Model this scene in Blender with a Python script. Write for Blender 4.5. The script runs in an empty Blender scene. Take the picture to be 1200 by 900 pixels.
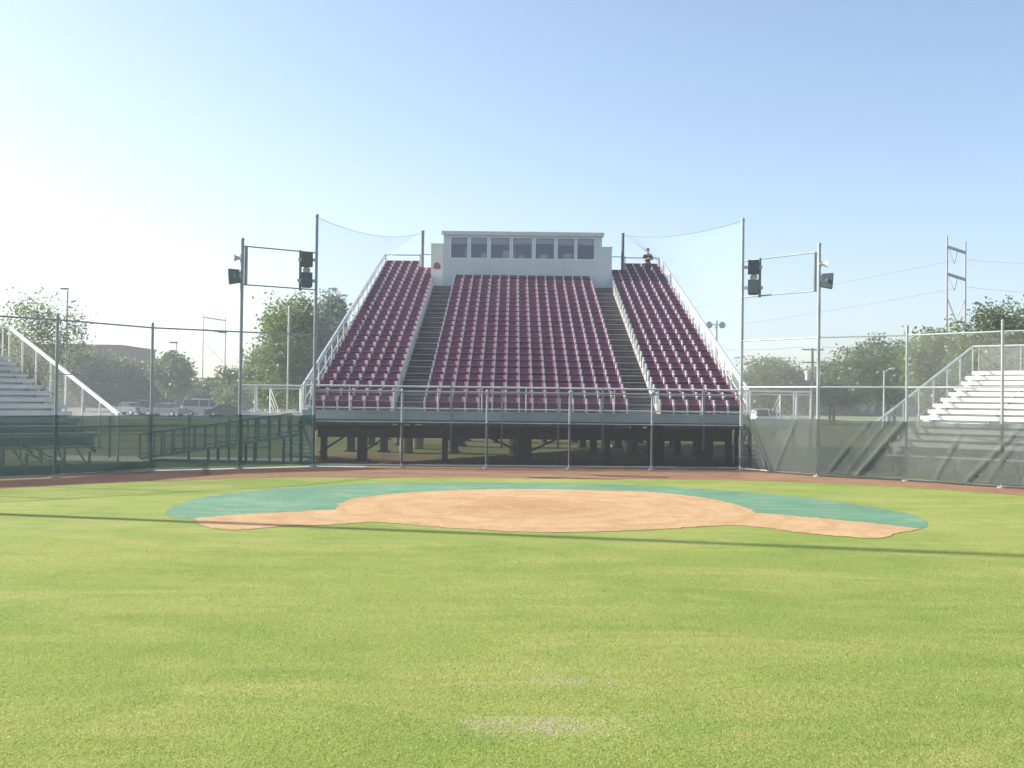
import bpy, math, random
import numpy as np
from mathutils import Vector, Matrix, noise as mnoise
R=math.radians; PI=math.pi
random.seed(7)
scene=bpy.context.scene
COL=scene.collection
# ------------------------------------------------------------------ camera
F=1230.0; H=2.3; PITCH=math.atan(18/F); ROLL=R(0.70)
cp,sp,cr,sr=math.cos(PITCH),math.sin(PITCH),math.cos(ROLL),math.sin(ROLL)
fwd=Vector((0,cp,sp)); up0=Vector((0,-sp,cp)); r0=Vector((1,0,0))
cright=r0*cr+up0*sr; cup=-r0*sr+up0*cr
cam=bpy.data.cameras.new('camera'); co=bpy.data.objects.new('camera',cam); COL.objects.link(co)
m=Matrix((cright,cup,-fwd)).transposed().to_4x4(); m.translation=Vector((0,0,H)); co.matrix_world=m
cam.sensor_width=36; cam.lens=F/1200*36; cam.clip_start=.1; cam.clip_end=5000
scene.camera=co
def ray(px,py): return fwd+cright*((px-600)/F)+cup*((450-py)/F)
def W(px,py,z=0.0):                       # survey: ground point seen at a photo coordinate
    d=ray(px,py); t=(z-H)/d.z; return Vector((d.x*t,d.y*t,z))
def P(px,py,Y):
    d=ray(px,py); t=Y/d.y; return Vector((d.x*t,Y,H+d.z*t))
# ------------------------------------------------------------------ materials
MATS={}
def nn(nt,t,**k):
    n=nt.nodes.new(t)
    for a,b in k.items(): setattr(n,a,b)
    return n
def setin(n,i,v): n.inputs[i].default_value=v
def base_mat(name):
    m=bpy.data.materials.new(name); m.use_nodes=True; nt=m.node_tree; nt.nodes.clear()
    out=nn(nt,'ShaderNodeOutputMaterial'); MATS[name]=m; return m,nt,out
def mixc(nt,a,b,fac):
    x=nn(nt,'ShaderNodeMix',data_type='RGBA')
    for s,i in ((fac,0),(a,6),(b,7)):
        if isinstance(s,(tuple,float,int)): x.inputs[i].default_value=s if not isinstance(s,tuple) else (*s,1)
        else: nt.links.new(s,x.inputs[i])
    return x.outputs[2]
def noise(nt,scale,detail=3,rough=.6,vec=None,out='Fac',dist=0):
    n=nn(nt,'ShaderNodeTexNoise'); setin(n,'Scale',scale); setin(n,'Detail',detail); setin(n,'Roughness',rough); setin(n,'Distortion',dist)
    if vec is not None: nt.links.new(vec,n.inputs['Vector'])
    return n.outputs[out]
def ramp(nt,fac,stops):
    r=nn(nt,'ShaderNodeValToRGB'); cr_=r.color_ramp
    while len(cr_.elements)<len(stops): cr_.elements.new(.5)
    for e,(p,c) in zip(cr_.elements,stops):
        e.position=p; e.color=(*c,1) if isinstance(c,tuple) else (c,c,c,1)
    nt.links.new(fac,r.inputs[0]); return r.outputs[0]
def math_(nt,op,a,b=None,c=None):
    n=nn(nt,'ShaderNodeMath',operation=op)
    for i,s in enumerate((a,b,c)):
        if s is None: continue
        if isinstance(s,(float,int)): n.inputs[i].default_value=s
        else: nt.links.new(s,n.inputs[i])
    return n.outputs[0]
def math_vec(nt,v,o):
    n=nn(nt,'ShaderNodeVectorMath',operation='ADD'); nt.links.new(v,n.inputs[0]); n.inputs[1].default_value=o; return n.outputs[0]
def bump(nt,h,strength,dist,p):
    b=nn(nt,'ShaderNodeBump'); setin(b,'Strength',strength); setin(b,'Distance',dist); nt.links.new(h,b.inputs['Height']); nt.links.new(b.outputs[0],p.inputs['Normal'])
def pbsdf(nt,out,rough=.6,metal=0):
    p=nn(nt,'ShaderNodeBsdfPrincipled'); setin(p,'Roughness',rough); setin(p,'Metallic',metal); nt.links.new(p.outputs[0],out.inputs[0]); return p
def objc(nt): return nn(nt,'ShaderNodeTexCoord').outputs['Object']
def geo(nt): return nn(nt,'ShaderNodeNewGeometry').outputs['Position']
def mat(name,c,rough=.6,metal=0,var=.15,scale=3,bumps=0,bscale=40):
    if name in MATS: return MATS[name]
    m,nt,out=base_mat(name); p=pbsdf(nt,out,rough,metal); v=objc(nt)
    f=ramp(nt,noise(nt,scale,5,.65,v),[(.35,0.),(.68,1.)])
    dark=tuple(x*(1-var) for x in c); lite=tuple(min(1,x*(1+var*.6)) for x in c)
    nt.links.new(mixc(nt,dark,lite,f),p.inputs['Base Color'])
    rr=math_(nt,'MULTIPLY_ADD',noise(nt,scale*3,3,.6,v),.3,rough-.15); nt.links.new(rr,p.inputs['Roughness'])
    if bumps: bump(nt,noise(nt,bscale,4,.6,v),.5,bumps,p)
    return m
def leafmat(name,c1,c2,scale=.6,trans=.35):
    m,nt,out=base_mat(name); v=geo(nt)
    f=ramp(nt,noise(nt,scale,4,.7,v),[(.38,0.),(.62,1.)]); col=mixc(nt,c1,c2,f)
    d=nn(nt,'ShaderNodeBsdfDiffuse'); t=nn(nt,'ShaderNodeBsdfTranslucent'); g=nn(nt,'ShaderNodeBsdfGlossy'); setin(g,'Roughness',.45)
    nt.links.new(col,d.inputs[0]); nt.links.new(mixc(nt,col,(c2[0]*1.5,c2[1]*1.5,c2[2]),.5),t.inputs[0])
    x=nn(nt,'ShaderNodeMixShader'); setin(x,0,trans); nt.links.new(d.outputs[0],x.inputs[1]); nt.links.new(t.outputs[0],x.inputs[2])
    y=nn(nt,'ShaderNodeMixShader'); setin(y,0,.04); nt.links.new(x.outputs[0],y.inputs[1]); nt.links.new(g.outputs[0],y.inputs[2])
    nt.links.new(y.outputs[0],out.inputs[0]); return m
def linkmesh(name,c,cell,wire,metal=.6,diamond=True):
    m,nt,out=base_mat(name); uv=nn(nt,'ShaderNodeTexCoord').outputs['UV']; s=nn(nt,'ShaderNodeSeparateXYZ'); nt.links.new(uv,s.inputs[0])
    u,v=s.outputs[0],s.outputs[1]
    if diamond: a,b=math_(nt,'ADD',u,v),math_(nt,'SUBTRACT',u,v)
    else: a,b=u,v
    ms=[math_(nt,'LESS_THAN',math_(nt,'FRACT',math_(nt,'DIVIDE',q,cell)),wire/cell) for q in (a,b)]
    al=math_(nt,'MAXIMUM',*ms)
    p=nn(nt,'ShaderNodeBsdfPrincipled'); setin(p,'Base Color',(*c,1)); setin(p,'Metallic',metal); setin(p,'Roughness',.5)
    t=nn(nt,'ShaderNodeBsdfTransparent'); x=nn(nt,'ShaderNodeMixShader')
    nt.links.new(al,x.inputs[0]); nt.links.new(t.outputs[0],x.inputs[1]); nt.links.new(p.outputs[0],x.inputs[2]); nt.links.new(x.outputs[0],out.inputs[0]); return m
def shademesh(name,c,opac,trans=.4,var=.12):
    m,nt,out=base_mat(name); v=objc(nt)
    f=noise(nt,1.3,5,.65,v); col=mixc(nt,tuple(q*.75 for q in c),tuple(q*1.2 for q in c),f)
    d=nn(nt,'ShaderNodeBsdfDiffuse'); tl=nn(nt,'ShaderNodeBsdfTranslucent'); nt.links.new(col,d.inputs[0]); nt.links.new(col,tl.inputs[0])
    x=nn(nt,'ShaderNodeMixShader'); setin(x,0,trans); nt.links.new(d.outputs[0],x.inputs[1]); nt.links.new(tl.outputs[0],x.inputs[2])
    t=nn(nt,'ShaderNodeBsdfTransparent'); y=nn(nt,'ShaderNodeMixShader')
    fac=math_(nt,'ADD',math_(nt,'MULTIPLY',noise(nt,.7,4,.6,v),var*2),opac-var); nt.links.new(fac,y.inputs[0])
    nt.links.new(t.outputs[0],y.inputs[1]); nt.links.new(x.outputs[0],y.inputs[2]); nt.links.new(y.outputs[0],out.inputs[0]); return m

galv=mat('galvanised_steel',(.42,.44,.45),.42,.35,.2,2)
galvL=mat('bright_galvanised',(.62,.63,.62),.35,.3,.15,2)
alu=mat('mill_aluminium',(.72,.72,.70),.38,.25,.12,1.5)
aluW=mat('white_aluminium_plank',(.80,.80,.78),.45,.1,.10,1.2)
aluG=mat('shade_grey_aluminium_plank',(.50,.51,.51),.5,.2,.18,1.2)  # greyed copy of the plank aluminium: left bleachers' shade put into the colour
armm=mat('seat_standard_aluminium',(.62,.61,.63),.5,.1,.08,1.5)
maroon=mat('maroon_plastic',(.140,.034,.078),.5,0,.32,1.3)
darkst=mat('dark_painted_steel',(.055,.057,.053),.65,.1,.35,1.2)
tread=mat('worn_tread',(.20,.175,.165),.7,.1,.3,1.0,.002,12)
treadD=mat('dark_stair_tread',(.20,.175,.175),.75,.1,.3,1.0)
treadL=mat('worn_stair_nosing',(.46,.43,.43),.6,.2,.25,2.0)
riserm=mat('riser_metal',(.12,.11,.105),.7,.1,.3,1.0)
fasc=mat('fascia_metal',(.27,.31,.32),.5,.3,.2,.8)
pipe_grey=mat('grey_pipe',(.22,.25,.27),.5,.3,.2,1)
boxwall=mat('press_box_panel',(.58,.61,.63),.55,.1,.08,.6)
cream=mat('cream_panel',(.74,.72,.66),.6,0,.08,.6)
roofm=mat('roof_metal',(.50,.53,.56),.45,.3,.1,.6)
speakerm=mat('speaker_cabinet',(.085,.11,.135),.6,0,.15,4)  # pale blue-grey of the haze veil is mixed into this base colour
grille=mat('speaker_grille',(.065,.085,.105),.75,0,.2,60)  # lightened the same way, haze veil included in the colour
hornm=mat('horn_plastic',(.45,.45,.43),.5,0,.1,4)
asph=mat('asphalt',(.16,.155,.15),.85,0,.2,.4,.004,30)
conc=mat('concrete',(.42,.40,.36),.85,0,.2,.8,.004,20)
bark=mat('bark',(.10,.075,.055),.9,0,.35,3,.02,12)
brick=mat('brown_brick',(.16,.085,.07),.85,0,.15,1.5)
wood=mat('weathered_wood_pole',(.13,.10,.08),.85,0,.3,3)
rubber=mat('tyre_rubber',(.02,.02,.02),.8,0,.1,5)
rimm=mat('rim_alloy',(.5,.5,.5),.35,.7,.1,5)
cglass=mat('car_glass',(.03,.04,.045),.08,.0,.05,1)
lampglass=mat('lamp_lens',(.75,.75,.7),.2,0,.05,2)
redlamp=mat('red_lamp_lens',(.35,.02,.015),.25,0,.05,2)
chain=linkmesh('chain_link',(.50,.52,.52),.065,.0030)
chainW=linkmesh('bright_chain_link',(.62,.63,.62),.055,.0055,.3)
netm=linkmesh('netting_twine',(.36,.48,.66),.045,.0038,0,False)
green_screen=shademesh('green_windscreen',(.028,.080,.068),.79,.15,.04)
grey_screen=shademesh('faded_windscreen',(.12,.14,.13),.83,.25,.05)
dark_screen=shademesh('dark_windscreen',(.045,.050,.046),.55,.3,.08)
cable=mat('cable',(.05,.05,.055),.6,.2,.1,2)

# ------------------------------------------------------------------ mesh builder
class MB:
    def __init__(s): s.v=[];s.f=[];s.mi=[];s.uv=[];s.sm=[]
    def face(s,pts,mi=0,uvs=None,smooth=False):
        b=len(s.v); s.v+= [tuple(p) for p in pts]; s.f.append(tuple(range(b,b+len(pts)))); s.mi.append(mi); s.sm.append(smooth)
        s.uv+= uvs if uvs else [(0,0)]*len(pts)
    def poly(s,verts,faces,mi=0,smooth=False):
        b=len(s.v); s.v+=[tuple(p) for p in verts]
        for f in faces:
            s.f.append(tuple(b+i for i in f)); s.mi.append(mi); s.sm.append(smooth); s.uv+=[(0,0)]*len(f)
    def box(s,x0,x1,y0,y1,z0,z1,mi=0,ch=0):
        if ch:
            c=min(ch,(x1-x0)*.45,(y1-y0)*.45,(z1-z0)*.45)
            V=[];
            for z,i in ((z0,c),(z0+c,0),(z1-c,0),(z1,c)):
                j=c if i==0 else 2*c
                V+=[(x0+i+ (c if i==0 else 0),y0+i,z),(x1-i-(c if i==0 else 0),y0+i,z),(x1-i,y0+i+(c if i==0 else 0),z),(x1-i,y1-i-(c if i==0 else 0),z),(x1-i-(c if i==0 else 0),y1-i,z),(x0+i+(c if i==0 else 0),y1-i,z),(x0+i,y1-i-(c if i==0 else 0),z),(x0+i,y0+i+(c if i==0 else 0),z)]
            Fc=[tuple(range(7,-1,-1)),tuple(range(24,32))]
            for l in range(3):
                for k in range(8): Fc.append((l*8+k,l*8+(k+1)%8,l*8+8+(k+1)%8,l*8+8+k))
            s.poly(V,Fc,mi); return
        V=[(x0,y0,z0),(x1,y0,z0),(x1,y1,z0),(x0,y1,z0),(x0,y0,z1),(x1,y0,z1),(x1,y1,z1),(x0,y1,z1)]
        s.poly(V,[(3,2,1,0),(4,5,6,7),(0,1,5,4),(1,2,6,5),(2,3,7,6),(3,0,4,7)],mi)
    def bar(s,p,q,w,h,mi=0):
        p=Vector(p);q=Vector(q);d=(q-p); 
        if d.length<1e-6: return
        d.normalize(); upv=Vector((0,0,1)) if abs(d.z)<.98 else Vector((1,0,0))
        a=d.cross(upv).normalized()*w/2; b=a.cross(d).normalized()*h/2
        V=[p-a-b,p+a-b,p+a+b,p-a+b,q-a-b,q+a-b,q+a+b,q-a+b]
        s.poly(V,[(0,1,2,3),(7,6,5,4),(1,0,4,5),(2,1,5,6),(3,2,6,7),(0,3,7,4)],mi)
    def tube(s,p,q,r,n=8,mi=0,r2=None,caps=True):
        p=Vector(p);q=Vector(q);d=(q-p)
        if d.length<1e-6: return
        d.normalize(); upv=Vector((0,0,1)) if abs(d.z)<.95 else Vector((1,0,0))
        a=d.cross(upv).normalized(); b=a.cross(d).normalized(); r2=r if r2 is None else r2
        V=[p+(a*math.cos(t)+b*math.sin(t))*r for t in [2*PI*i/n for i in range(n)]]+[q+(a*math.cos(t)+b*math.sin(t))*r2 for t in [2*PI*i/n for i in range(n)]]
        s.poly(V,[(i,i+n,(i+1)%n+n,(i+1)%n) for i in range(n)],mi,True)
        if caps: s.poly(V,[tuple(range(n)),tuple(range(2*n-1,n-1,-1))],mi)
    def path(s,pts,r,n=6,mi=0):
        for a,b in zip(pts[:-1],pts[1:]): s.tube(a,b,r,n,mi,caps=True)
    def sphere(s,c,r,n=10,mi=0,sc=(1,1,1)):
        V=[];Fc=[];k=n//2
        for i in range(k+1):
            th=PI*i/k
            for j in range(n): V.append((c[0]+r*sc[0]*math.sin(th)*math.cos(2*PI*j/n),c[1]+r*sc[1]*math.sin(th)*math.sin(2*PI*j/n),c[2]+r*sc[2]*math.cos(th)))
        for i in range(k):
            for j in range(n): Fc.append((i*n+j,(i+1)*n+j,(i+1)*n+(j+1)%n,i*n+(j+1)%n))
        s.poly(V,Fc,mi,True)
    def panel(s,p,q,z0,z1,mi=0,z0q=None,z1q=None,w0=0):
        p=Vector((p[0],p[1],0));q=Vector((q[0],q[1],0));L=(q-p).length
        z0q=z0 if z0q is None else z0q; z1q=z1 if z1q is None else z1q
        s.face([(p.x,p.y,z0),(q.x,q.y,z0q),(q.x,q.y,z1q),(p.x,p.y,z1)],mi,[(w0,z0),(w0+L,z0q),(w0+L,z1q),(w0,z1)])
    def build(s,name,mats,parent=None,loc=None,origin=None):
        me=bpy.data.meshes.new(name); v=s.v
        if origin is not None: v=[(a-origin[0],b-origin[1],c-origin[2]) for a,b,c in v]
        me.from_pydata(v,[],s.f)
        if not isinstance(mats,(list,tuple)): mats=[mats]
        for m in mats: me.materials.append(m)
        me.polygons.foreach_set('material_index',s.mi); me.polygons.foreach_set('use_smooth',s.sm)
        l=me.uv_layers.new(name='UVMap'); l.data.foreach_set('uv',[c for u in s.uv for c in u])
        me.update(); o=bpy.data.objects.new(name,me); COL.objects.link(o)
        if parent: o.parent=parent
        if loc is not None: o.location=loc
        elif origin is not None and parent is None: o.location=origin
        return o
def tag(o,label=None,cat=None,group=None,kind=None):
    if label: o['label']=label
    if cat: o['category']=cat
    if group: o['group']=group
    if kind: o['kind']=kind
    return o
def empty(name,loc,rz=0,label=None,cat=None,group=None):
    o=bpy.data.objects.new(name,None); COL.objects.link(o); o.location=loc; o.rotation_euler=(0,0,rz); return tag(o,label,cat,group)
def copy_tree(o,parent=None):
    c=o.copy(); COL.objects.link(c)
    if parent: c.parent=parent
    for ch in list(o.children): copy_tree(ch,c)
    return c
def np_mesh(name,V,Fq,mats,parent=None,nv=4,mi=None):
    me=bpy.data.meshes.new(name); n=len(Fq)
    me.vertices.add(len(V)); me.vertices.foreach_set('co',V.astype(np.float32).ravel())
    me.loops.add(n*nv); me.loops.foreach_set('vertex_index',Fq.astype(np.int32).ravel())
    me.polygons.add(n); me.polygons.foreach_set('loop_start',np.arange(0,n*nv,nv,dtype=np.int32)); me.polygons.foreach_set('loop_total',np.full(n,nv,dtype=np.int32))
    for m in (mats if isinstance(mats,(list,tuple)) else [mats]): me.materials.append(m)
    if mi is not None: me.polygons.foreach_set('material_index',mi)
    me.update(); me.validate()
    o=bpy.data.objects.new(name,me); COL.objects.link(o)
    if parent: o.parent=parent
    return o

# ------------------------------------------------------------------ world / light
SUN_EL=R(31); SUN_DIR=Vector((-.978,.215,0)).normalized()   # towards the sun
w=bpy.data.worlds.new('World'); scene.world=w; w.use_nodes=True; nt=w.node_tree
bg=nt.nodes['Background']; sky=nn(nt,'ShaderNodeTexSky',sky_type='NISHITA'); sky.sun_disc=False
sky.sun_elevation=SUN_EL; sky.sun_rotation=math.atan2(SUN_DIR.x,SUN_DIR.y)
sky.air_density=.92; sky.dust_density=1.2; sky.ozone_density=1.5; sky.altitude=50
nt.links.new(sky.outputs[0],bg.inputs[0]); bg.inputs[1].default_value=.097
sun=bpy.data.lights.new('sun','SUN'); sun.energy=4.9; sun.angle=R(.55); sun.color=(1,.93,.80)
so=bpy.data.objects.new('sun',sun); COL.objects.link(so)
dv=Vector((SUN_DIR.x*math.cos(SUN_EL),SUN_DIR.y*math.cos(SUN_EL),math.sin(SUN_EL)))
so.rotation_euler=dv.to_track_quat('Z','Y').to_euler(); so.location=(-30,0,30)
scene.view_settings.view_transform='Standard'; scene.view_settings.look='None'; scene.view_settings.exposure=1.25; scene.view_settings.gamma=1
scene.cycles.transparent_max_bounces=24; scene.cycles.max_bounces=8; scene.cycles.volume_bounces=0
scene.cycles.use_denoising=True

# ------------------------------------------------------------------ ground
def ground_mat():
    m,nt,out=base_mat('mown_bermuda_grass'); p=pbsdf(nt,out,.9); v=geo(nt)
    setin(p,'Specular IOR Level',.15)
    big=ramp(nt,noise(nt,.16,4,.6,v,dist=.4),[(.34,0.),(.66,1.)])
    c=mixc(nt,(.185,.270,.048),(.295,.340,.085),big)
    med=ramp(nt,noise(nt,1.7,5,.7,v),[(.35,0.),(.7,1.)]); c=mixc(nt,c,(.25,.255,.085),math_(nt,'MULTIPLY',med,.38))
    fine=ramp(nt,noise(nt,38,4,.8,v),[(.36,0.),(.56,1.)]); c=mixc(nt,(.10,.165,.020),c,math_(nt,'MULTIPLY_ADD',fine,.45,.55))
    f2=ramp(nt,noise(nt,9,4,.8,v),[(.56,0.),(.72,1.)]); c=mixc(nt,c,(.30,.31,.11),math_(nt,'MULTIPLY',f2,.45))
    mp=nn(nt,'ShaderNodeMapping'); setin(mp,'Scale',(.45,1.5,1)); nt.links.new(v,mp.inputs[0])
    pt=ramp(nt,noise(nt,.55,6,.75,mp.outputs[0],dist=.8),[(.46,0.),(.64,1.)]); c=mixc(nt,c,(.38,.36,.13),math_(nt,'MULTIPLY',pt,.5))
    pg=ramp(nt,noise(nt,.8,5,.7,math_vec(nt,v,(31,7,0))),[(.50,0.),(.68,1.)]); c=mixc(nt,c,(.130,.220,.040),math_(nt,'MULTIPLY',pg,.5))
    # worn straw-coloured divots in front of the mound
    for (x,y,rx,ry,s) in ((W(640,851).x,W(640,851).y,.70,.30,.8),(W(560,846).x,W(560,846).y,.35,.12,.5),(W(665,797).x,W(665,797).y,.42,.22,.5),(W(715,798).x,W(715,798).y,.14,.1,.7),(W(560,800).x,W(560,800).y,.3,.1,.4)):
        mp=nn(nt,'ShaderNodeMapping'); nt.links.new(v,mp.inputs[0]); mp.vector_type='TEXTURE'
        setin(mp,'Location',(x,y,0)); setin(mp,'Scale',(rx,ry,1))
        ln=nn(nt,'ShaderNodeVectorMath',operation='LENGTH'); nt.links.new(mp.outputs[0],ln.inputs[0])
        q=math_(nt,'ADD',ln.outputs['Value'],math_(nt,'MULTIPLY_ADD',noise(nt,9,7,.9,v),9,-4.3))
        k=ramp(nt,q,[(.45,1.),(.95,0.)]); st=mixc(nt,(.20,.17,.085),(.50,.46,.30),ramp(nt,noise(nt,55,3,.7,v),[(.4,0.),(.62,1.)]))
        c=mixc(nt,c,st,math_(nt,'MULTIPLY',k,s))
    # past the fence: drier, patchier lawn
    far=ramp(nt,noise(nt,.06,5,.7,v),[(.40,0.),(.62,1.)])
    dry=mixc(nt,(.10,.155,.035),(.26,.20,.115),far)
    sx=nn(nt,'ShaderNodeSeparateXYZ'); nt.links.new(v,sx.inputs[0])
    ax=math_(nt,'MAXIMUM',math_(nt,'SUBTRACT',math_(nt,'ABSOLUTE',math_(nt,'SUBTRACT',sx.outputs[0],.5)),7.6),0.)
    fence=math_(nt,'GREATER_THAN',sx.outputs[1],math_(nt,'SUBTRACT',35.2,ax))
    c=mixc(nt,c,dry,fence)
    nt.links.new(c,p.inputs['Base Color'])
    hgt=math_(nt,'ADD',math_(nt,'MULTIPLY',noise(nt,60,3,.8,v),.5),noise(nt,14,4,.8,v)); bump(nt,hgt,.9,.035,p)
    return m
gm=ground_mat()
b=MB(); 
b.face([(-1500,-200,0),(1500,-200,0),(1500,2600,0),(-1500,2600,0)]); tag(b.build('ground',gm),kind='structure')
def flat(name,pts,z,m,label=None):
    me=bpy.data.meshes.new(name); me.from_pydata([(p[0],p[1],z) for p in pts],[],[tuple(range(len(pts)))]); me.materials.append(m)
    o=bpy.data.objects.new(name,me); COL.objects.link(o); me.update(); return tag(o,kind='structure',label=label)
def smoothpts(px,sub=6,jit=.02,seed=1):
    pts=[W(*p) for p in px]; out=[]; rnd=random.Random(seed)
    for i in range(len(pts)-1):
        p0=pts[max(i-1,0)];p1=pts[i];p2=pts[i+1];p3=pts[min(i+2,len(pts)-1)]
        for k in range(sub):
            t=k/sub; q=.5*((2*p1)+(p2-p0)*t+(2*p0-5*p1+4*p2-p3)*t*t+(3*p1-p0-3*p2+p3)*t**3)
            out.append(q+Vector((rnd.uniform(-jit,jit),rnd.uniform(-jit,jit),0)))
    out.append(pts[-1]); return out
def clay_mat(name,c1,c2,c3,rings=False):
    m,nt,out=base_mat(name); p=pbsdf(nt,out,.95); v=geo(nt); setin(p,'Specular IOR Level',.1)
    a=ramp(nt,noise(nt,.8,5,.7,v,dist=.5),[(.36,0.),(.66,1.)]); c=mixc(nt,c1,c2,a)
    if rings:
        hp=W(612,594); mp=nn(nt,'ShaderNodeVectorMath',operation='SUBTRACT'); nt.links.new(v,mp.inputs[0]); mp.inputs[1].default_value=hp
        ln=nn(nt,'ShaderNodeVectorMath',operation='LENGTH'); nt.links.new(mp.outputs[0],ln.inputs[0])
        r=math_(nt,'ADD',ln.outputs['Value'],math_(nt,'MULTIPLY',noise(nt,.9,4,.7,v),1.1))
        wv=math_(nt,'SINE',math_(nt,'MULTIPLY',r,7.5)); c=mixc(nt,c,c3,math_(nt,'MULTIPLY',ramp(nt,wv,[(.2,0.),(1.,1.)]),.28))
        c=mixc(nt,c3,c,ramp(nt,r,[(.9/3,0.),(1.,1.)]) if False else math_(nt,'MINIMUM',math_(nt,'MULTIPLY_ADD',r,.35,.0),1.))
    sc=ramp(nt,noise(nt,5,5,.8,v),[(.55,0.),(.7,1.)]); c=mixc(nt,c,c3,math_(nt,'MULTIPLY',sc,.35))
    mp2=nn(nt,'ShaderNodeMapping'); setin(mp2,'Scale',(1,2.2,1)); setin(mp2,'Rotation',(0,0,.35)); nt.links.new(v,mp2.inputs[0])
    k2=ramp(nt,noise(nt,2.1,7,.85,mp2.outputs[0],dist=1.2),[(.55,0.),(.64,1.)]); c=mixc(nt,c,tuple(q*.78 for q in c3),math_(nt,'MULTIPLY',k2,.55))
    k3=ramp(nt,noise(nt,1.4,7,.8,math_vec(nt,v,(9,4,0)),dist=.8),[(.54,0.),(.66,1.)]); c=mixc(nt,c,tuple(min(1,q*1.18) for q in c2),math_(nt,'MULTIPLY',k3,.6))
    nt.links.new(c,p.inputs['Base Color'])
    bump(nt,math_(nt,'ADD',noise(nt,6,6,.8,v),noise(nt,45,3,.7,v)),.9,.06,p); return m
claym=clay_mat('infield_clay',(.52,.335,.18),(.62,.43,.245),(.44,.235,.12),True)
trackm=clay_mat('warning_track_clay',(.29,.165,.105),(.36,.215,.14),(.22,.12,.075))
def turf_mat():
    m,nt,out=base_mat('dyed_green_turf'); p=pbsdf(nt,out,.85); v=geo(nt)
    c=mixc(nt,(.060,.175,.095),(.100,.230,.140),ramp(nt,noise(nt,.5,5,.65,v),[(.35,0.),(.65,1.)]))
    mp=nn(nt,'ShaderNodeMapping'); setin(mp,'Scale',(1,3,1)); nt.links.new(v,mp.inputs[0])
    s=ramp(nt,noise(nt,.9,7,.8,mp.outputs[0]),[(.50,0.),(.68,1.)]); c=mixc(nt,c,(.40,.37,.22),math_(nt,'MULTIPLY',s,.55)); c=mixc(nt,c,(.05,.14,.07),math_(nt,'MULTIPLY',ramp(nt,noise(nt,22,4,.8,v),[(.5,0.),(.7,1.)]),.35))
    nt.links.new(c,p.inputs['Base Color']); bump(nt,noise(nt,30,4,.8,v),.6,.02,p); return m
back=[(193,603),(196,598),(207,592),(235,583.5),(290,575.5),(360,569.8),(440,566.8),(520,565.8),(600,565.8),(680,566.8),(760,569),(840,574),(900,579),(960,585),(1010,592),(1050,599),(1075,605),(1086,612),(1085,618)]
lowr=[(1078,620),(1040,617),(983,609),(930,605),(884,601.5)]; lowl=[(394,596.6),(340,599.6),(288,602.8),(226,608),(205,607)]
arc=[(884,600),(876,596),(850,588.5),(813,582),(757,576.6),(687,574.6),(600,573.4),(520,575),(460,579),(420,583.8),(402,588),(394,596)]
dlow=[(226,608),(230,613),(241,617),(256,620.3),(288,621),(320,618),(350,616),(372,615.8),(405,614),(436,612),(456,613),(500,617),(560,621),(620,624),(680,624),(730,622.5),(780,620),(836,616.8),(864,616),(897,619),(943,625),(990,629),(1027,631),(1050,626),(1078,620)]
flat('green_turf',smoothpts(back,6,.012)+smoothpts(lowr,3,.02,2)+[W(884,603),W(640,604),W(394,598)]+smoothpts(lowl,3,.015,3),.004,turf_mat(),'green dyed turf halo')
flat('infield_dirt',smoothpts(dlow,14,.05,4)+smoothpts([(1078,620),(983,609.5),(884,601)],24,.04,5)+smoothpts(arc,14,.05,6)+smoothpts([(394,597),(288,603),(226,608)],24,.035,7),.008,claym)
# warning track between lawn and fence
tin=[(-260,600),(-120,583),(0,573),(100,567.5),(200,563.5),(300,560),(400,559.4),(500,560),(600,560.6),(700,561.3),(800,562),(868,563),(958,566),(1062,571),(1200,581),(1320,592),(1480,612)]
FP={k:W(*v) for k,v in dict(a=(64,560),b=(176,552.2),c=(280,549.5),d=(367,547.2),e=(868,551.5),f=(958,558.5),g=(1062,564),h=(1174,572)).items()}
dl=(FP['a']-FP['d']).normalized(); drt=(FP['h']-FP['e']).normalized()
LP=[FP['a']+dl*3.0*i for i in (4,3,2,1)]+[FP['a'],FP['b'],FP['c'],FP['d']]
RP=[FP['e'],FP['f'],FP['g'],FP['h']]+[FP['h']+drt*3.0*i for i in (1,2,3,4)]
outer=[RP[-1]+Vector((.3,.3,0)),RP[3]+Vector((.3,.3,0)),RP[1]+Vector((.2,.3,0)),RP[0]+Vector((0,.35,0)),LP[-1]+Vector((0,.35,0)),LP[-3]+Vector((-.2,.35,0)),LP[-4]+Vector((-.3,.3,0)),LP[0]+Vector((-.3,.3,0))]
flat('warning_track',smoothpts(tin,5,.05,8)+outer,.004,trackm)

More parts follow.
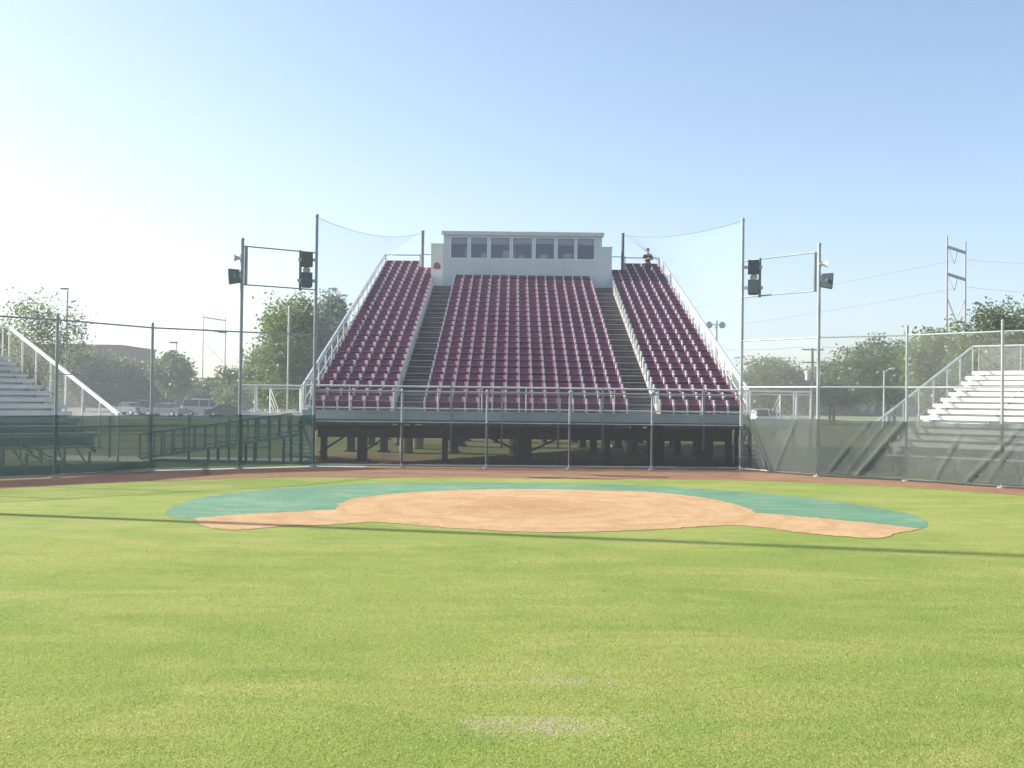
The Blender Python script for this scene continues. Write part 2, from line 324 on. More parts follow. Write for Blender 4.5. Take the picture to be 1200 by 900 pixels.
# short blades of grass over the near lawn
def blades():
    rg=np.random.default_rng(5); N=260000
    y=5.2+ (rg.random(N)**1.35)*11.5; x=(rg.random(N)*2-1)*(y*.53+.6)
    cl=np.array([W(640,851)[:2],W(665,797)[:2]])
    keep=np.ones(N,bool)
    for (cx,cy),(rx,ry) in zip(cl,((.6,.26),(.3,.16))):
        keep&=~((((x-cx)/rx)**2+((y-cy)/ry)**2<1)&(rg.random(N)<.45))
    x=x[keep];y=y[keep];N=len(x)
    a=rg.random(N)*2*PI; h=.006+.012*rg.random(N); wd=.0022+.0018*rg.random(N); ln=(rg.random(N)-.2)*.02
    dx,dy=np.cos(a)*wd,np.sin(a)*wd; b_=rg.random(N)*2*PI
    V=np.zeros((N,3,3)); V[:,0]=np.stack([x-dx,y-dy,x*0],1); V[:,1]=np.stack([x+dx,y+dy,x*0],1); V[:,2]=np.stack([x+np.cos(b_)*ln,y+np.sin(b_)*ln,h],1)
    Fq=np.arange(N*3).reshape(-1,3)
    gmat=leafmat('grass_blade',(.20,.275,.055),(.30,.345,.090),1.2,.5)
    return tag(np_mesh('grass',V.reshape(-1,3),Fq,gmat,nv=3),label='short mown grass blades of the near outfield',cat='grass',kind='stuff')
blades()

# ------------------------------------------------------------------ grandstand
GX,GY=.49,36.5; TR,RI,Z0=.778,.2778,1.62
def ty(k): return k*TR
def tz(k): return Z0+RI*k
GS=empty('grandstand',(GX,GY,0),0,'steel grandstand with three blocks of maroon seats and two stair aisles','grandstand')
XM,XA,XS=3.525,4.675,7.495; PW=.47
SEC=[(-XS,6),(-XM,15),(XA,6)]
def nrows(x):
    if abs(x)<XA: return 24
    return 28
# treads and risers
def has_row(k,x): 
    if abs(x)<=XM: return k<24
    if abs(x)<XA: return k<25
    if abs(x)<XA+2*PW: return k<26
    return k<28
bt=MB();br=MB()
segs=[(-7.6,-XA-2*PW),(-XA-2*PW,-XA),(-XM,XM),(XA,XA+2*PW),(XA+2*PW,7.6)]
for k in range(28):
    for x0,x1 in segs:
        if not has_row(k,(x0+x1)/2): continue
        y0=ty(k)-.30; y1=y0+TR+.02; z=tz(k)
        for j in range(3): bt.box(x0,x1,y0+.262*j,y0+.262*j+.252,z-.045,z)
        br.box(x0+.002,x1-.002,y0+.012,y0+.03,z-RI,z-.047)
        if k==0: pass
bt.build('deck_plank',tread,GS); br.build('riser',riserm,GS)
for sx in (-1,1):
    st=MB()
    a0,a1=(XM,XA) if sx>0 else (-XA,-XM)
    for k in range(25):
        y0=ty(k)-.30; z=tz(k)
        st.box(a0+.01,a1-.01,y0,y0+.42,z-.05,z,0); st.box(a0+.01,a1-.01,y0-.004,y0+.05,z-.022,z+.004,1)
        st.box(a0+.01,a1-.01,y0+.39,y0+.80,z+RI/2-.05,z+RI/2,0); st.box(a0+.01,a1-.01,y0+.386,y0+.44,z+RI/2-.022,z+RI/2+.004,0)
        st.box(a0+.014,a1-.014,y0+.05,y0+.06,z-RI/2,z-.05,2); st.box(a0+.014,a1-.014,y0+.45,y0+.46,z,z+RI/2-.05,2)
    for x in (a0+.03,a1-.03): st.bar((x,-.3,tz(0)-.18),(x,ty(24)+.3,tz(24)),.06,.28,2)
    tag(st.build('aisle_stair',[treadD,treadL,riserm],GS),label='left stair aisle' if sx<0 else 'right stair aisle')
    # low aisle hand barrier along the outer seat block
    rb=MB(); xx=sx*(XA-.03)
    for k in range(0,25): rb.box(xx-.025,xx+.025,ty(k)-.12,ty(k)+.10,tz(k)-.02,tz(k)+.66,0)
    for k in range(0,25): rb.box(xx-.02,xx+.02,ty(k)-.3,ty(k)+.5,tz(k)+.02,tz(k)+.30,0)
    rb.build('aisle_side_plate',galvL,GS)
# fascia and front deck
fb=MB(); fb.box(-7.68,7.68,-.40,-.34,1.585,1.84); fb.box(-7.68,7.68,-.43,-.33,1.80,1.86); fb.box(-7.68,7.68,-.43,-.33,1.555,1.60)
for i in range(7): x=-7.6+15.2*i/6; fb.box(x-.02,x+.02,-.412,-.395,1.605,1.79)
fb.build('front_fascia',fasc,GS)
for s in (-1,1): fb=MB(); fb.bar((s*7.62,-.36,1.52),(s*7.62,21.6,9.02),.07,.42); fb.build('side_stringer',fasc,GS)
# seats
def seat_mb(B,x,y,z,arm=True,both=False,body=True,rnd=None):
    """flip-up stadium seat; x is its left standard"""
    t=0 if rnd is None else rnd
    if body:
        x0,x1=x+.035,x+PW-.035
        # curved back: three facets
        ys=(y+.17,y+.145,y+.15,y+.20); zs=(z+.36,z+.46,z+.60,z+.75)
        cx=(x0+x1)/2
        for i in range(3):
            for (xa,xb,da,db) in ((x0,x0+.07,-.035,0),(x0+.07,x1-.07,0,0),(x1-.07,x1,0,-.035)):
                V=[(xa,ys[i]+da,zs[i]),(xb,ys[i]+db,zs[i]),(xb,ys[i+1]+db,zs[i+1]),(xa,ys[i+1]+da,zs[i+1])]
                W2=[(p[0],p[1]+.028,p[2]) for p in V]
                B.poly(V+W2,[(0,1,2,3),(7,6,5,4),(0,4,5,1),(3,2,6,7),(0,3,7,4),(1,5,6,2)],0,False)
        # seat pan tipped part way up
        a=R(58+t); c,s=math.cos(a),math.sin(a); hy,hz=y+.12,z+.40; L=.36
        nx,nz=s*.045,c*.045
        V=[(x0+.01,hy,hz),(x1-.01,hy,hz),(x1-.02,hy-c*L,hz+s*L*.62),(x0+.02,hy-c*L,hz+s*L*.62)]
        W2=[(p[0],p[1]-nx,p[2]-nz) for p in V]
        B.poly(V+W2,[(0,1,2,3),(7,6,5,4),(0,4,5,1),(3,2,6,7),(0,3,7,4),(1,5,6,2)],0)
        B.box(x0+.01,x1-.01,y+.06,y+.14,z+.33,z+.40,0)
    if arm:
        for xx in ([x,x+PW] if both else [x]):
            mi=1
            B.box(xx-.030,xx+.030,y-.03,y+.13,z,z+.58,mi); B.box(xx-.034,xx+.034,y-.19,y+.20,z+.565,z+.605,mi)
            B.box(xx-.028,xx+.028,y+.06,y+.19,z+.605,z+.74,mi); B.box(xx-.032,xx+.032,y-.06,y+.16,z,z+.02,mi)
allseats=[]
for k in range(28):
    for x0,n in SEC:
        for i in range(n):
            x=x0+i*PW
            if has_row(k,x+PW/2): allseats.append((k,x,i,n))
order=sorted(range(len(allseats)),key=lambda i:(allseats[i][0],abs(allseats[i][1])))
first=set(order[:100])
bm_=MB(); seat_mb(bm_,0,0,0,arm=False); s0=bm_.build('seat',maroon,GS)
bm_=MB(); seat_mb(bm_,0,0,0,body=False); 
for q in range(len(bm_.mi)): bm_.mi[q]=0
a0=bm_.build('armrest',armm,s0)
used=False; SB=MB(); rs=random.Random(3)
for idx,(k,x,i,n) in enumerate(allseats):
    last=(i==n-1) or not any(a==k and abs(bx-(x+PW))<.01 for a,bx,_,_ in allseats[max(0,idx-1):idx+2])
    if idx in first:
        if not used: o=s0; a=a0; used=True
        else:
            o=s0.copy(); COL.objects.link(o); o.parent=GS; a=a0.copy(); COL.objects.link(a); a.parent=o
        o.location=(x,ty(k),tz(k))
        if last:
            a2=a0.copy(); COL.objects.link(a2); a2.parent=o; a2.location=(PW,0,0)
    else: seat_mb(SB,x,ty(k),tz(k),True,last,rnd=rs.uniform(-9,9))
tag(SB.build('seat',[maroon,armm],GS),kind='stuff',label='the many maroon seats of the upper rows')
# guard rails
rl=MB(); zt,zm=2.70,2.55
for z,r in ((zt,.033),(1.95,.02)): rl.tube((-7.62,-.36,z),(7.62,-.36,z),r)
for i in range(11):
    x=-7.6+15.2*i/10; rl.tube((x,-.36,1.84),(x,-.36,zt),.022,6)
rl.build('front_guard_rail',galvL,GS)
for px in (528.5,588,654,706,824):
    x=P(px,500,GY-.4).x-GX; q=MB(); q.bar((x,-.45,.62),(x,-.45,2.72),.085,.07); q.build('support_post',pipe_grey,GS)
for s in (-1,1):
    q=MB(); x=s*7.66
    for dz in (0,-.16,-.58): q.tube((x,-.36,2.72+dz),(x,21.9,10.28+dz),.030 if dz>-.3 else .018,8)
    n=16
    for i in range(n+1):
        t=i/n; y=-.36+22.26*t; z=2.72+7.56*t; q.tube((x,y,z-1.2),(x,y,z+.02),.028,7)
    # outward hand rail
    q.tube((x+s*.10,-.3,2.66),(x+s*.10,21.5,10.06),.02,6)
    o=q.build('side_guard_rail',galvL,GS)
    c=MB(); L=math.hypot(22.26,7.56)
    c.face([(x,-.36,1.52),(x,21.9,9.08),(x,21.9,10.26),(x,-.36,2.70)],0,[(0,0),(L,0),(L,1.15),(0,1.15)]); c.build('mesh_infill',chainW,GS)
    q=MB(); xa,xb=sorted((s*7.6,s*5.62))
    for z in (10.25,): q.tube((xa,21.75,z),(xb,21.75,z),.028)
    for x_ in (xa,xb): q.tube((x_,21.75,9.0),(x_,21.75,10.27),.045)
    q.box(xa,xb,21.66,21.74,9.72,9.80,0)
    xa,xb=sorted((s*5.6,s*4.6)); q.tube((xa,20.7,10.15),(xb,20.7,10.15),.022); q.tube((xb if s>0 else xa,20.7,8.6),(xb if s>0 else xa,20.7,10.15),.022)
    q.build('back_guard_rail',pipe_grey,GS)
# steel underneath
for x,wc in ((-5.9,.34),(-7.3,.2),(0.0,.50),(-2.9,.2),(3.0,.2),(4.75,.62),(6.55,.55),(7.4,.2)):
    q=MB()
    for j,y in enumerate((1.7,8.2,14.8,21.0)):
        w_=wc if j==0 else .3
        ztop=tz(y/TR)-.35
        q.box(x-w_/2,x+w_/2,y-.15,y+.15,0,max(.3,ztop)); q.box(x-w_/2-.1,x+w_/2+.1,y-.25,y+.25,0,.06)
    q.bar((x,-.30,1.30),(x,21.4,8.75),.16,.34)
    q.build('column_frame',darkst,GS)
q=MB(); q.box(-7.5,7.5,1.50,1.62,.86,1.30); q.box(-7.5,7.5,8.1,8.2,1.2,1.5); q.box(-7.5,7.5,14.7,14.8,1.2,1.5)
for y in (3.2,5.6,11,17.5): q.box(-7.5,7.5,y,y+.14,tz(y/TR)-.55,tz(y/TR)-.35)
q.build('cross_beam',darkst,GS)
q=MB()
for a,b_ in (((0,1.45,.35),(-1.5,1.45,1.0)),((0,1.45,.35),(1.3,1.45,.95)),((4.7,1.4,.3),(2.9,1.4,1.3)),((-5.9,1.4,.3),(-4.4,1.4,1.3)),((-5.9,1.4,1.3),(-7.4,1.4,.3)),((-2.9,8,.2),(0,8,3.8)),((3,8,3.6),(0,8,.3)),((-7.3,14.8,.3),(-2.9,14.8,5.5)),((7.4,14.8,.3),(3,14.8,5.5)),((0,-.3,1.3),(-1.2,1.5,1.3)),((1.6,-.3,1.35),(.2,1.5,1.2)),((-1.4,-.3,1.4),(-.1,1.5,1.2)),((3,-.3,1.3),(4.7,1.5,1.2))):
    q.bar(a,b_,.07,.07)
q.build('diagonal_brace',darkst,GS)

# barrels stored under the stand
def barrel(x,y,r,h,label,m):
    q=MB()
    prof=[(0,.92),(.04,1),(.3,1),(.33,1.05),(.36,1),(.64,1),(.67,1.05),(.70,1),(.96,1),(1,.92)]
    for (a,ra),(b2,rb_) in zip(prof[:-1],prof[1:]): q.tube((0,0,a*h),(0,0,b2*h),r*ra,16,0,r*rb_,caps=False)
    q.tube((0,0,h*.97),(0,0,h*.99),r*.9,16)
    e=q.build('barrel',m,loc=(x,y,0)); return tag(e,label,'barrel','barrels stored under the grandstand')
bmat=mat('tan_plastic',(.40,.36,.27),.6,0,.15,4)
for (px,py,lab) in ((476,531,'front one of the two tan barrels under the left of the stand'),(489,526,'rear one of the two tan barrels under the left of the stand'),(722,524,'small tan barrel further back under the right of the stand'),(738,530,'large tan barrel nearer under the right of the stand'),(605,536,'tan barrel beside the wide middle column under the stand')):
    g=W(px,py); barrel(g.x,g.y,.28,.75,lab,bmat)

# ------------------------------------------------------------------ press box
PY=18.35; 
def lx(px,Y): return (px-2.2-600)*Y/F-GX
D=GY+PY
PB=empty('press_box',(GX,GY+PY,7.9),0,'long pale metal press box with seven windows above the seats','press box')
PBX0,PBX1=-4.14,4.11; zt=11.0-7.9
wins=[(528.4,548.4),(551.6,571.5),(575,598),(601,624),(627.5,650),(653.3,673.8),(676.4,697)]
wz0,wz1=9.66-7.9,10.77-7.9
q=MB()
q.box(PBX0,PBX1,0,.08,0,wz0-.03); q.box(PBX0,PBX1,0,.08,wz1+.03,zt-.12)
edges=[PBX0]+[lx(e,D) for w_ in wins for e in w_]+[PBX1]
for i in range(0,len(edges),2): q.box(edges[i],edges[i+1],0,.08,wz0-.03,wz1+.03)
# ribbed cladding below the windows
n=42
for i in range(n): x=PBX0+.12+(PBX1-PBX0-.24)*i/(n-1); q.box(x-.03,x+.03,-.035,0,.0,wz0-.10)
q.box(PBX0-.02,PBX0+.20,-.02,0,0,zt-.12); q.box(PBX1-.20,PBX1+.02,-.02,0,0,zt-.12)
q.box(PBX0,PBX0+.08,.08,3.2,0,zt-.12); q.box(PBX1-.08,PBX1,.08,3.2,0,zt-.12); q.box(PBX0,PBX1,3.2,3.28,0,zt-.12)
q.build('wall',boxwall,PB)
q=MB(); q.box(PBX0+.08,PBX1-.08,.08,3.2,.3,.36); q.build('inner_floor',conc,PB)
q=MB(); q.box(PBX0-.10,PBX1+.10,-.14,3.42,zt-.12,zt+.04,0,.02); q.box(PBX0-.12,PBX1+.12,-.165,-.14,zt-.14,zt+.06)
q.build('roof',roofm,PB)
glassm,nt_,out_=base_mat('tinted_glass'); 
gl=nn(nt_,'ShaderNodeBsdfGlossy'); setin(gl,'Roughness',.06); setin(gl,'Color',(.5,.5,.6,1)); tr=nn(nt_,'ShaderNodeBsdfTransparent'); setin(tr,'Color',(.80,.80,.84,1))
mx=nn(nt_,'ShaderNodeMixShader'); setin(mx,0,.12); nt_.links.new(tr.outputs[0],mx.inputs[1]); nt_.links.new(gl.outputs[0],mx.inputs[2]); nt_.links.new(mx.outputs[0],out_.inputs[0])
blindm=mat('roller_blind',(.70,.68,.62),.8,0,.06,2)
frm=mat('window_frame_metal',(.66,.69,.72),.5,.1,.08,2)
for i,(a,c) in enumerate(wins):
    x0,x1=lx(a,D),lx(c,D); q=MB(); t=.035
    q.box(x0-t,x0+.02,-.03,.03,wz0-t,wz1+t); q.box(x1-.02,x1+t,-.03,.03,wz0-t,wz1+t); q.box(x0+.02,x1-.02,-.03,.03,wz0-t,wz0+.02); q.box(x0+.02,x1-.02,-.03,.03,wz1-.02,wz1+t)
    wo=q.build('window',frm,PB)
    q=MB(); q.box(x0+.02,x1-.02,-.005,.003,wz0+.02,wz1-.02); q.build('pane',glassm,wo)
    q=MB(); q.box(x0+.03,x1-.03,.10,.115,wz1-[.34,.34,.36,.33,.30,.36,.34][i],wz1+.02); q.build('blind',blindm,wo)
q=MB(); q.box(PBX0+.1,PBX1-.1,.25,.85,wz0-.28,wz0-.23); q.build('counter',cream,PB)
for x,wd,h in ((-3.05,.35,.50),(-2.2,.45,.28),(-1.05,.62,.42),(-.2,.25,.2),(.9,.4,.24),(2.1,.5,.3)):
    q=MB(); q.box(x,x+wd,.16,.21,wz0-.18,wz0-.10+h+.12,0,.01); q.box(x+wd*.4,x+wd*.6,.215,.36,wz0-.225,wz0-.1,0); o=q.build('monitor',cream,PB)
# side porches of the press box
q=MB(); q.box(-4.80,PBX0-.02,-.10,2.6,.15,10.36-7.9); q.box(-4.83,PBX0-.02,-.13,2.65,10.36-7.9,10.40-7.9); q.box(-4.80,-4.76,-.115,-.10,.15,10.36-7.9)
tag(q.build('side_cabin',cream,PB),label='cream cabin on the left end')
q=MB(); q.box(PBX1+.02,4.66,.0,2.6,.1,10.30-7.9); q.box(PBX1+.02,4.69,-.03,2.65,10.30-7.9,10.34-7.9); tag(q.build('side_cabin',boxwall,PB),label='grey cabin on the right end')
for i in range(5): pass
# maroon emblem on the cream cabin
em=MB(); cx,cz=-4.49,9.22-7.9
pts=[(-.20,-.13),(-.17,.0),(-.15,.12),(-.06,.18),(.04,.18),(.13,.13),(.19,.02),(.21,-.08),(.18,-.14),(.06,-.16),(-.08,-.15)]
V=[(cx+a*.95,-.105,cz+c) for a,c in pts]+[(cx+a*.95,-.125,cz+c) for a,c in pts]; n=len(pts)
em.poly(V,[tuple(range(n,2*n)),tuple(range(n-1,-1,-1))]+[(i,(i+1)%n,n+(i+1)%n,n+i) for i in range(n)])
em.build('emblem',mat('faded_red_paint',(.42,.09,.10),.6,0,.15,6),PB)
q=MB(); q.box(-4.70,-4.22,-.118,-.102,.68,cz-.18); q.build('notice_board',mat('white_paint',(.82,.82,.78),.5,0,.05,3),PB)
q=MB()
for x in (-3.9,-1.3,1.3,3.9):
    for y in (.4,3.0): q.box(x-.09,x+.09,y-.09,y+.09,-7.9,.0)
q.build('support_leg',darkst,PB)

# ------------------------------------------------------------------ fences
def fence(name,label,pts,posts,rails,zt0,mat_chain=chain,pm=galv,w0=0,skip=()):
    e=empty(name,(pts[0].x,pts[0].y,0),0,label,'fence'); o=pts[0]
    for p,h in zip(pts,posts):
        if h is None: continue
        q=MB(); q.tube((p.x,p.y,0),(p.x,p.y,h),.042 if h<5 else .054,10); q.sphere((p.x,p.y,h),.05 if h<5 else .07,8); q.tube((p.x,p.y,0),(p.x,p.y,.04),.13,12)
        q.build('post',pm,e,origin=(o.x,o.y,0),loc=(0,0,0))
    for nme,z,r in rails:
        q=MB()
        for a,b_ in zip(pts[:-1],pts[1:]): q.tube((a.x,a.y,z),(b_.x,b_.y,z),r,8)
        q.build(nme,pm,e,origin=(o.x,o.y,0),loc=(0,0,0))
    q=MB(); L=0
    for a,b_ in zip(pts[:-1],pts[1:]):
        q.panel((a.x,a.y-.05),(b_.x,b_.y-.05),.03,zt0,w0=L); L+=(a-b_).length
    q.build('chain_link_mesh',mat_chain,e,origin=(o.x,o.y,0),loc=(0,0,0)); return e
pipeL=mat('blue_grey_pipe',(.22,.26,.275),.45,.3,.2,1.5)
pipeR=mat('pale_grey_pipe',(.32,.36,.37),.45,.3,.2,1.5)
fence('chain_link_fence','tall chain link fence with green windscreen by the left bleachers',LP,[4.45]*6+[7.25,8.27],[('top_rail',4.33,.024),('middle_rail',2.84,.012),('lower_rail',1.38,.02),('bottom_rail',.07,.02)],4.33,pm=pipeL)
fence('chain_link_fence','tall chain link fence with faded windscreen before the right bleachers',RP,[8.45,7.28,4.62,4.65,4.6,4.6,4.6,4.6],[('top_rail',4.36,.024),('middle_rail',2.80,.030),('bottom_rail',.07,.02)],4.36,pm=pipeR)
CP=[FP['d']]+[W(x,y) for x,y in ((467.5,549.8),(569.5,550.3),(668,551),(765,551.3))]+[FP['e']]
for p in CP[1:-1]: p.y=CP[0].y+(CP[-1].y-CP[0].y)*(p.x-CP[0].x)/(CP[-1].x-CP[0].x)
CPi=[CP[0]+Vector((.08,0,0))]+CP[1:-1]+[CP[-1]-Vector((.08,0,0))]
fence('backstop_fence','low chain link backstop fence in front of the grandstand',CPi,[None,2.56,2.56,2.56,2.56,None],[('top_rail',2.52,.03),('middle_rail',1.50,.022),('bottom_rail',.08,.028)],2.50,pm=pipeR)

def screen(name,label,pts,z0,z1,m,nz=10,step=.12,fold=.05,seed=0,sag=.03,left_cut=None,folds=()):
    P_=[];L=0
    for a,b_ in zip(pts[:-1],pts[1:]):
        d=(b_-a).length; n=max(2,int(d/step))
        for i in range(n): P_.append((a.lerp(b_,i/n),L+d*i/n))
        L+=d
    P_.append((pts[-1],L)); q=MB(); o=pts[0]; rows=[]
    nrm=(pts[-1]-pts[0]).normalized().cross(Vector((0,0,1)))
    V=[];nx=len(P_)
    for j in range(nz+1):
        t=j/nz
        for p,l in P_:
            top=z1-sag*abs(math.sin(l*PI/3.0))+.02*mnoise.noise(Vector((l*1.3,seed,0)))
            z=z0+(top-z0)*t+.02*(1-t)*mnoise.noise(Vector((l*2,seed+5,0)))
            amp=fold*(1-.75*t*t)
            w_=mnoise.noise(Vector((l*.9+z*.9,z*.35,seed)))*1.4+mnoise.noise(Vector((l*2.6+z*2.2,z*.7,seed+9)))*.6
            w_+=.35*mnoise.noise(Vector((l*7+z*5,z*1.6,seed+3)))+.2*mnoise.noise(Vector((l*15,z*9,seed+4)))
            off=.06+amp*(.9+w_)
            for (l0,l1,h0,wd,am) in folds:      # long diagonal creases: foot at l0, head at l1
                lc=l0+(l1-l0)*t; dd=(l-lc)/wd
                if abs(dd)<3 and t<=h0: off+=am*math.exp(-dd*dd)*(1-.3*t)
            sh=0
            if left_cut:
                lc=left_cut[0]+(left_cut[1]-left_cut[0])*t
                sh=max(0,lc-l)
            q_=p+nrm*off
            if sh: 
                dv_=(pts[1]-pts[0]).normalized(); q_=q_+dv_*sh
            V.append((q_.x-o.x,q_.y-o.y,z))
    Fc=[(j*nx+i,j*nx+i+1,(j+1)*nx+i+1,(j+1)*nx+i) for j in range(nz) for i in range(nx-1)]
    me=bpy.data.meshes.new(name); me.from_pydata(V,[],Fc); me.materials.append(m); me.polygons.foreach_set('use_smooth',[True]*len(Fc)); me.update()
    ob=bpy.data.objects.new(name,me); COL.objects.link(ob); ob.location=(o.x,o.y,0); return tag(ob,label,'windscreen')
screen('windscreen','dark green windscreen cloth tied along the left fence',LP,.10,1.72,green_screen,seed=2,fold=.03)
q_=FP['e']
screen('windscreen','faded grey green windscreen sagging with creases on the right fence',RP,.12,1.80,grey_screen,seed=7,fold=.035,left_cut=(1.05,.25),nz=20,step=.06,
   folds=((1.30,.42,1,.045,.10),(1.5,2.3,1,.03,.05),(4.35,5.7,1,.05,.10),(3.4,4.7,1,.03,.05),(4.0,5.2,1,.03,.04),(7.6,9.2,1,.05,.08),(6.7,7.6,.8,.035,.05),(8.2,9.3,1,.03,.05),(9.2,9.9,1,.035,.06),(10.4,11.6,1,.05,.06)))
screen('windscreen','black see-through windscreen on the backstop below the grandstand',CPi+[CP[-1]+drt*1.25],.14,1.50,dark_screen,seed=12,fold=.015,sag=.01)

# net poles and netting
for s,lab in ((-1,'left of the two dark net masts beside the press box'),(1,'right of the two dark net masts beside the press box')):
    q=MB(); q.tube((0,0,0),(0,0,2.75),.085,14); q.tube((0,0,2.75),(0,0,2.80),.095,14); q.box(-.14,.14,-.14,.14,0,.03)
    o=q.build('net_mast',mat('dark_grey_mast',(.13,.14,.145),.5,.3,.15,2),loc=(GX+s*5.42,GY+20.25,tz(25)+.01)); tag(o,lab,'mast','net masts beside the press box')
def cat(a,b_,sag,n=14): return [a.lerp(b_,i/n)+Vector((0,0,-sag*4*(i/n)*(1-i/n))) for i in range(n+1)]
for s,p0,h in ((-1,FP['d'],8.22),(1,FP['e'],8.40)):
    A=Vector((p0.x,p0.y,h)); B_=Vector((GX+s*5.42,GY+20.25,tz(25)+2.72)); up=cat(A,B_,.42 if s<0 else .30)
    lo=[Vector((p0.x+(GX+s*7.5-p0.x)*min(1,t*2.5),p0.y+(58.2-p0.y)*t,2.75+(10.3-2.75)*t)) for t in [i/14 for i in range(15)]]
    q=MB()
    for i in range(14):
        a,b_,c,d=lo[i],lo[i+1],up[i+1],up[i]; u0,u1=i*1.7,(i+1)*1.7
        q.face([a,b_,c,d],0,[(u0,0),(u1,0),(u1,(c-b_).length),(u0,(d-a).length)])
    e=empty('safety_net',(0,0,0),0,'fine netting hung from the %s tall pole back over the seats'%('left' if s<0 else 'right'),'net','safety nets beside the seats')
    q.build('netting',netm,e); q=MB(); q.path(up,.007,6); q.path([A]+lo[:1],.01,6); q.build('support_cable',cable,e)
if 0: q=MB(); q.path(cat(Vector((GX-5.42,GY+20.25,tz(25)+2.72)),Vector((GX+5.42,GY+20.25,tz(25)+2.72)),.1),.012); tag(q.build('net_cable',cable),'thin cable strung between the two net masts behind the press box','cable')

# ------------------------------------------------------------------ loudspeaker frames
def spk(base,rz,tilt,label,w_=.36,h=.48,d=.34):
    e=empty('loudspeaker',base,rz,label,'loudspeaker','box loudspeakers on the pole frames'); e.rotation_euler=(tilt,0,rz)
    q=MB(); V=[(-w_/2,-d/2,-h/2),(w_/2,-d/2,-h/2),(w_*.36,d/2,-h/2+.04),(-w_*.36,d/2,-h/2+.04)]; V+=[(a,b_,-c) for a,b_,c in V]
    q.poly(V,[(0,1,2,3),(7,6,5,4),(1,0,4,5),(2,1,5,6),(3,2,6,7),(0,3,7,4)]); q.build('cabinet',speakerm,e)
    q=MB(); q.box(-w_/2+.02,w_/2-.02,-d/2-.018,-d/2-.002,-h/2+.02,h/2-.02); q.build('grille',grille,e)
    q=MB(); q.bar((-w_/2-.02,0,-.05),(-w_/2-.02,0,.05),.04,.2); q.bar((w_/2+.02,0,-.05),(w_/2+.02,0,.05),.04,.2); q.build('bracket',galv,e); return e
def horn(base,rz,label):
    e=empty('horn_speaker',base,rz,label,'loudspeaker','small horn speakers')
    q=MB()
    pr=[(.14,.04),(.07,.05),(0,.07),(-.05,.10),(-.08,.125)]
    for (a,ra),(c,rc) in zip(pr[:-1],pr[1:]): q.tube((0,a,0),(0,c,0),ra,16,0,rc,caps=False)
    q.sphere((0,.14,0),.06,10); q.tube((0,-.04,0),(0,-.041,0),.095,16); q.build('bell',hornm,e)
    q=MB(); q.bar((0,.12,-.12),(0,.12,.12),.03,.05); q.build('bracket',galv,e); return e
for s in (-1,1):
    if s<0: o_,i_=FP['c'],FP['d']; pts=[(286,286),(371.5,295),(283,334.5),(370,342.5)]; bars=(287.2,351.5); zo=(7.15,5.8)
    else: o_,i_=FP['f'],FP['e']; 
    e=empty('speaker_frame',(o_.x,o_.y,0),0,('left' if s<0 else 'right')+' pipe frame holding speakers between the two tall poles by the stand','pipe frame','speaker frames beside the stand')
    q=MB(); O=o_
    z1,z2=(7.05,5.83)
    def pt(t,z): return Vector(((i_-o_).x*t,(i_-o_).y*t,z))
    for z in (z1,z2): q=MB(); q.tube(pt(0,z),pt(1,z),.022,8); q.build('rail',pipe_grey,e)
    q=MB(); tb=.78 if s<0 else .76
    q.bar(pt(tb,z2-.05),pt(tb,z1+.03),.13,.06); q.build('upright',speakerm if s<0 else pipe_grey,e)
    q=MB(); q.bar(pt(.05,z2),pt(.05,z1),.15,.07); q.build('upright',pipe_grey,e)
    side=-1 if s>0 else 1
    b1=O+pt(tb,z1-.29)+Vector((side*.25,-.10,0)); b2=O+pt(tb,z2+.25)+Vector((side*.23,-.10,0)); hn=O+pt(tb,(z1+z2)/2-.02)+Vector((side*.20,-.08,0))
    sd='left' if s<0 else 'right'
    spk(b1,R(8*side),R(6),f'upper box speaker on the inner upright of the {sd} pipe frame'); spk(b2,R(14*side),R(-9),f'lower box speaker on the inner upright of the {sd} pipe frame')
    horn(hn,R(25*side),f'round horn speaker between two box speakers on the {sd} frame')
    b3=O+Vector((s*.235,-.02,6.08 if s<0 else 6.14)); q=MB(); q.bar((0,0,b3.z-.12),(s*.24,0,b3.z-.12),.05,.05); q.bar((0,0,b3.z+.12),(s*.24,0,b3.z+.12),.05,.05); q.bar((0,0,6.66),(s*.12,0,6.66),.04,.04); q.build('mounting_arm',galv,e); spk(b3,R(75*s),R(4),f'box speaker angled outward on the outer {sd} pole'); horn(O+Vector((s*.16,-.05,6.66)),R(75*s),f'small horn speaker above the outward box speaker, outer {sd} pole')

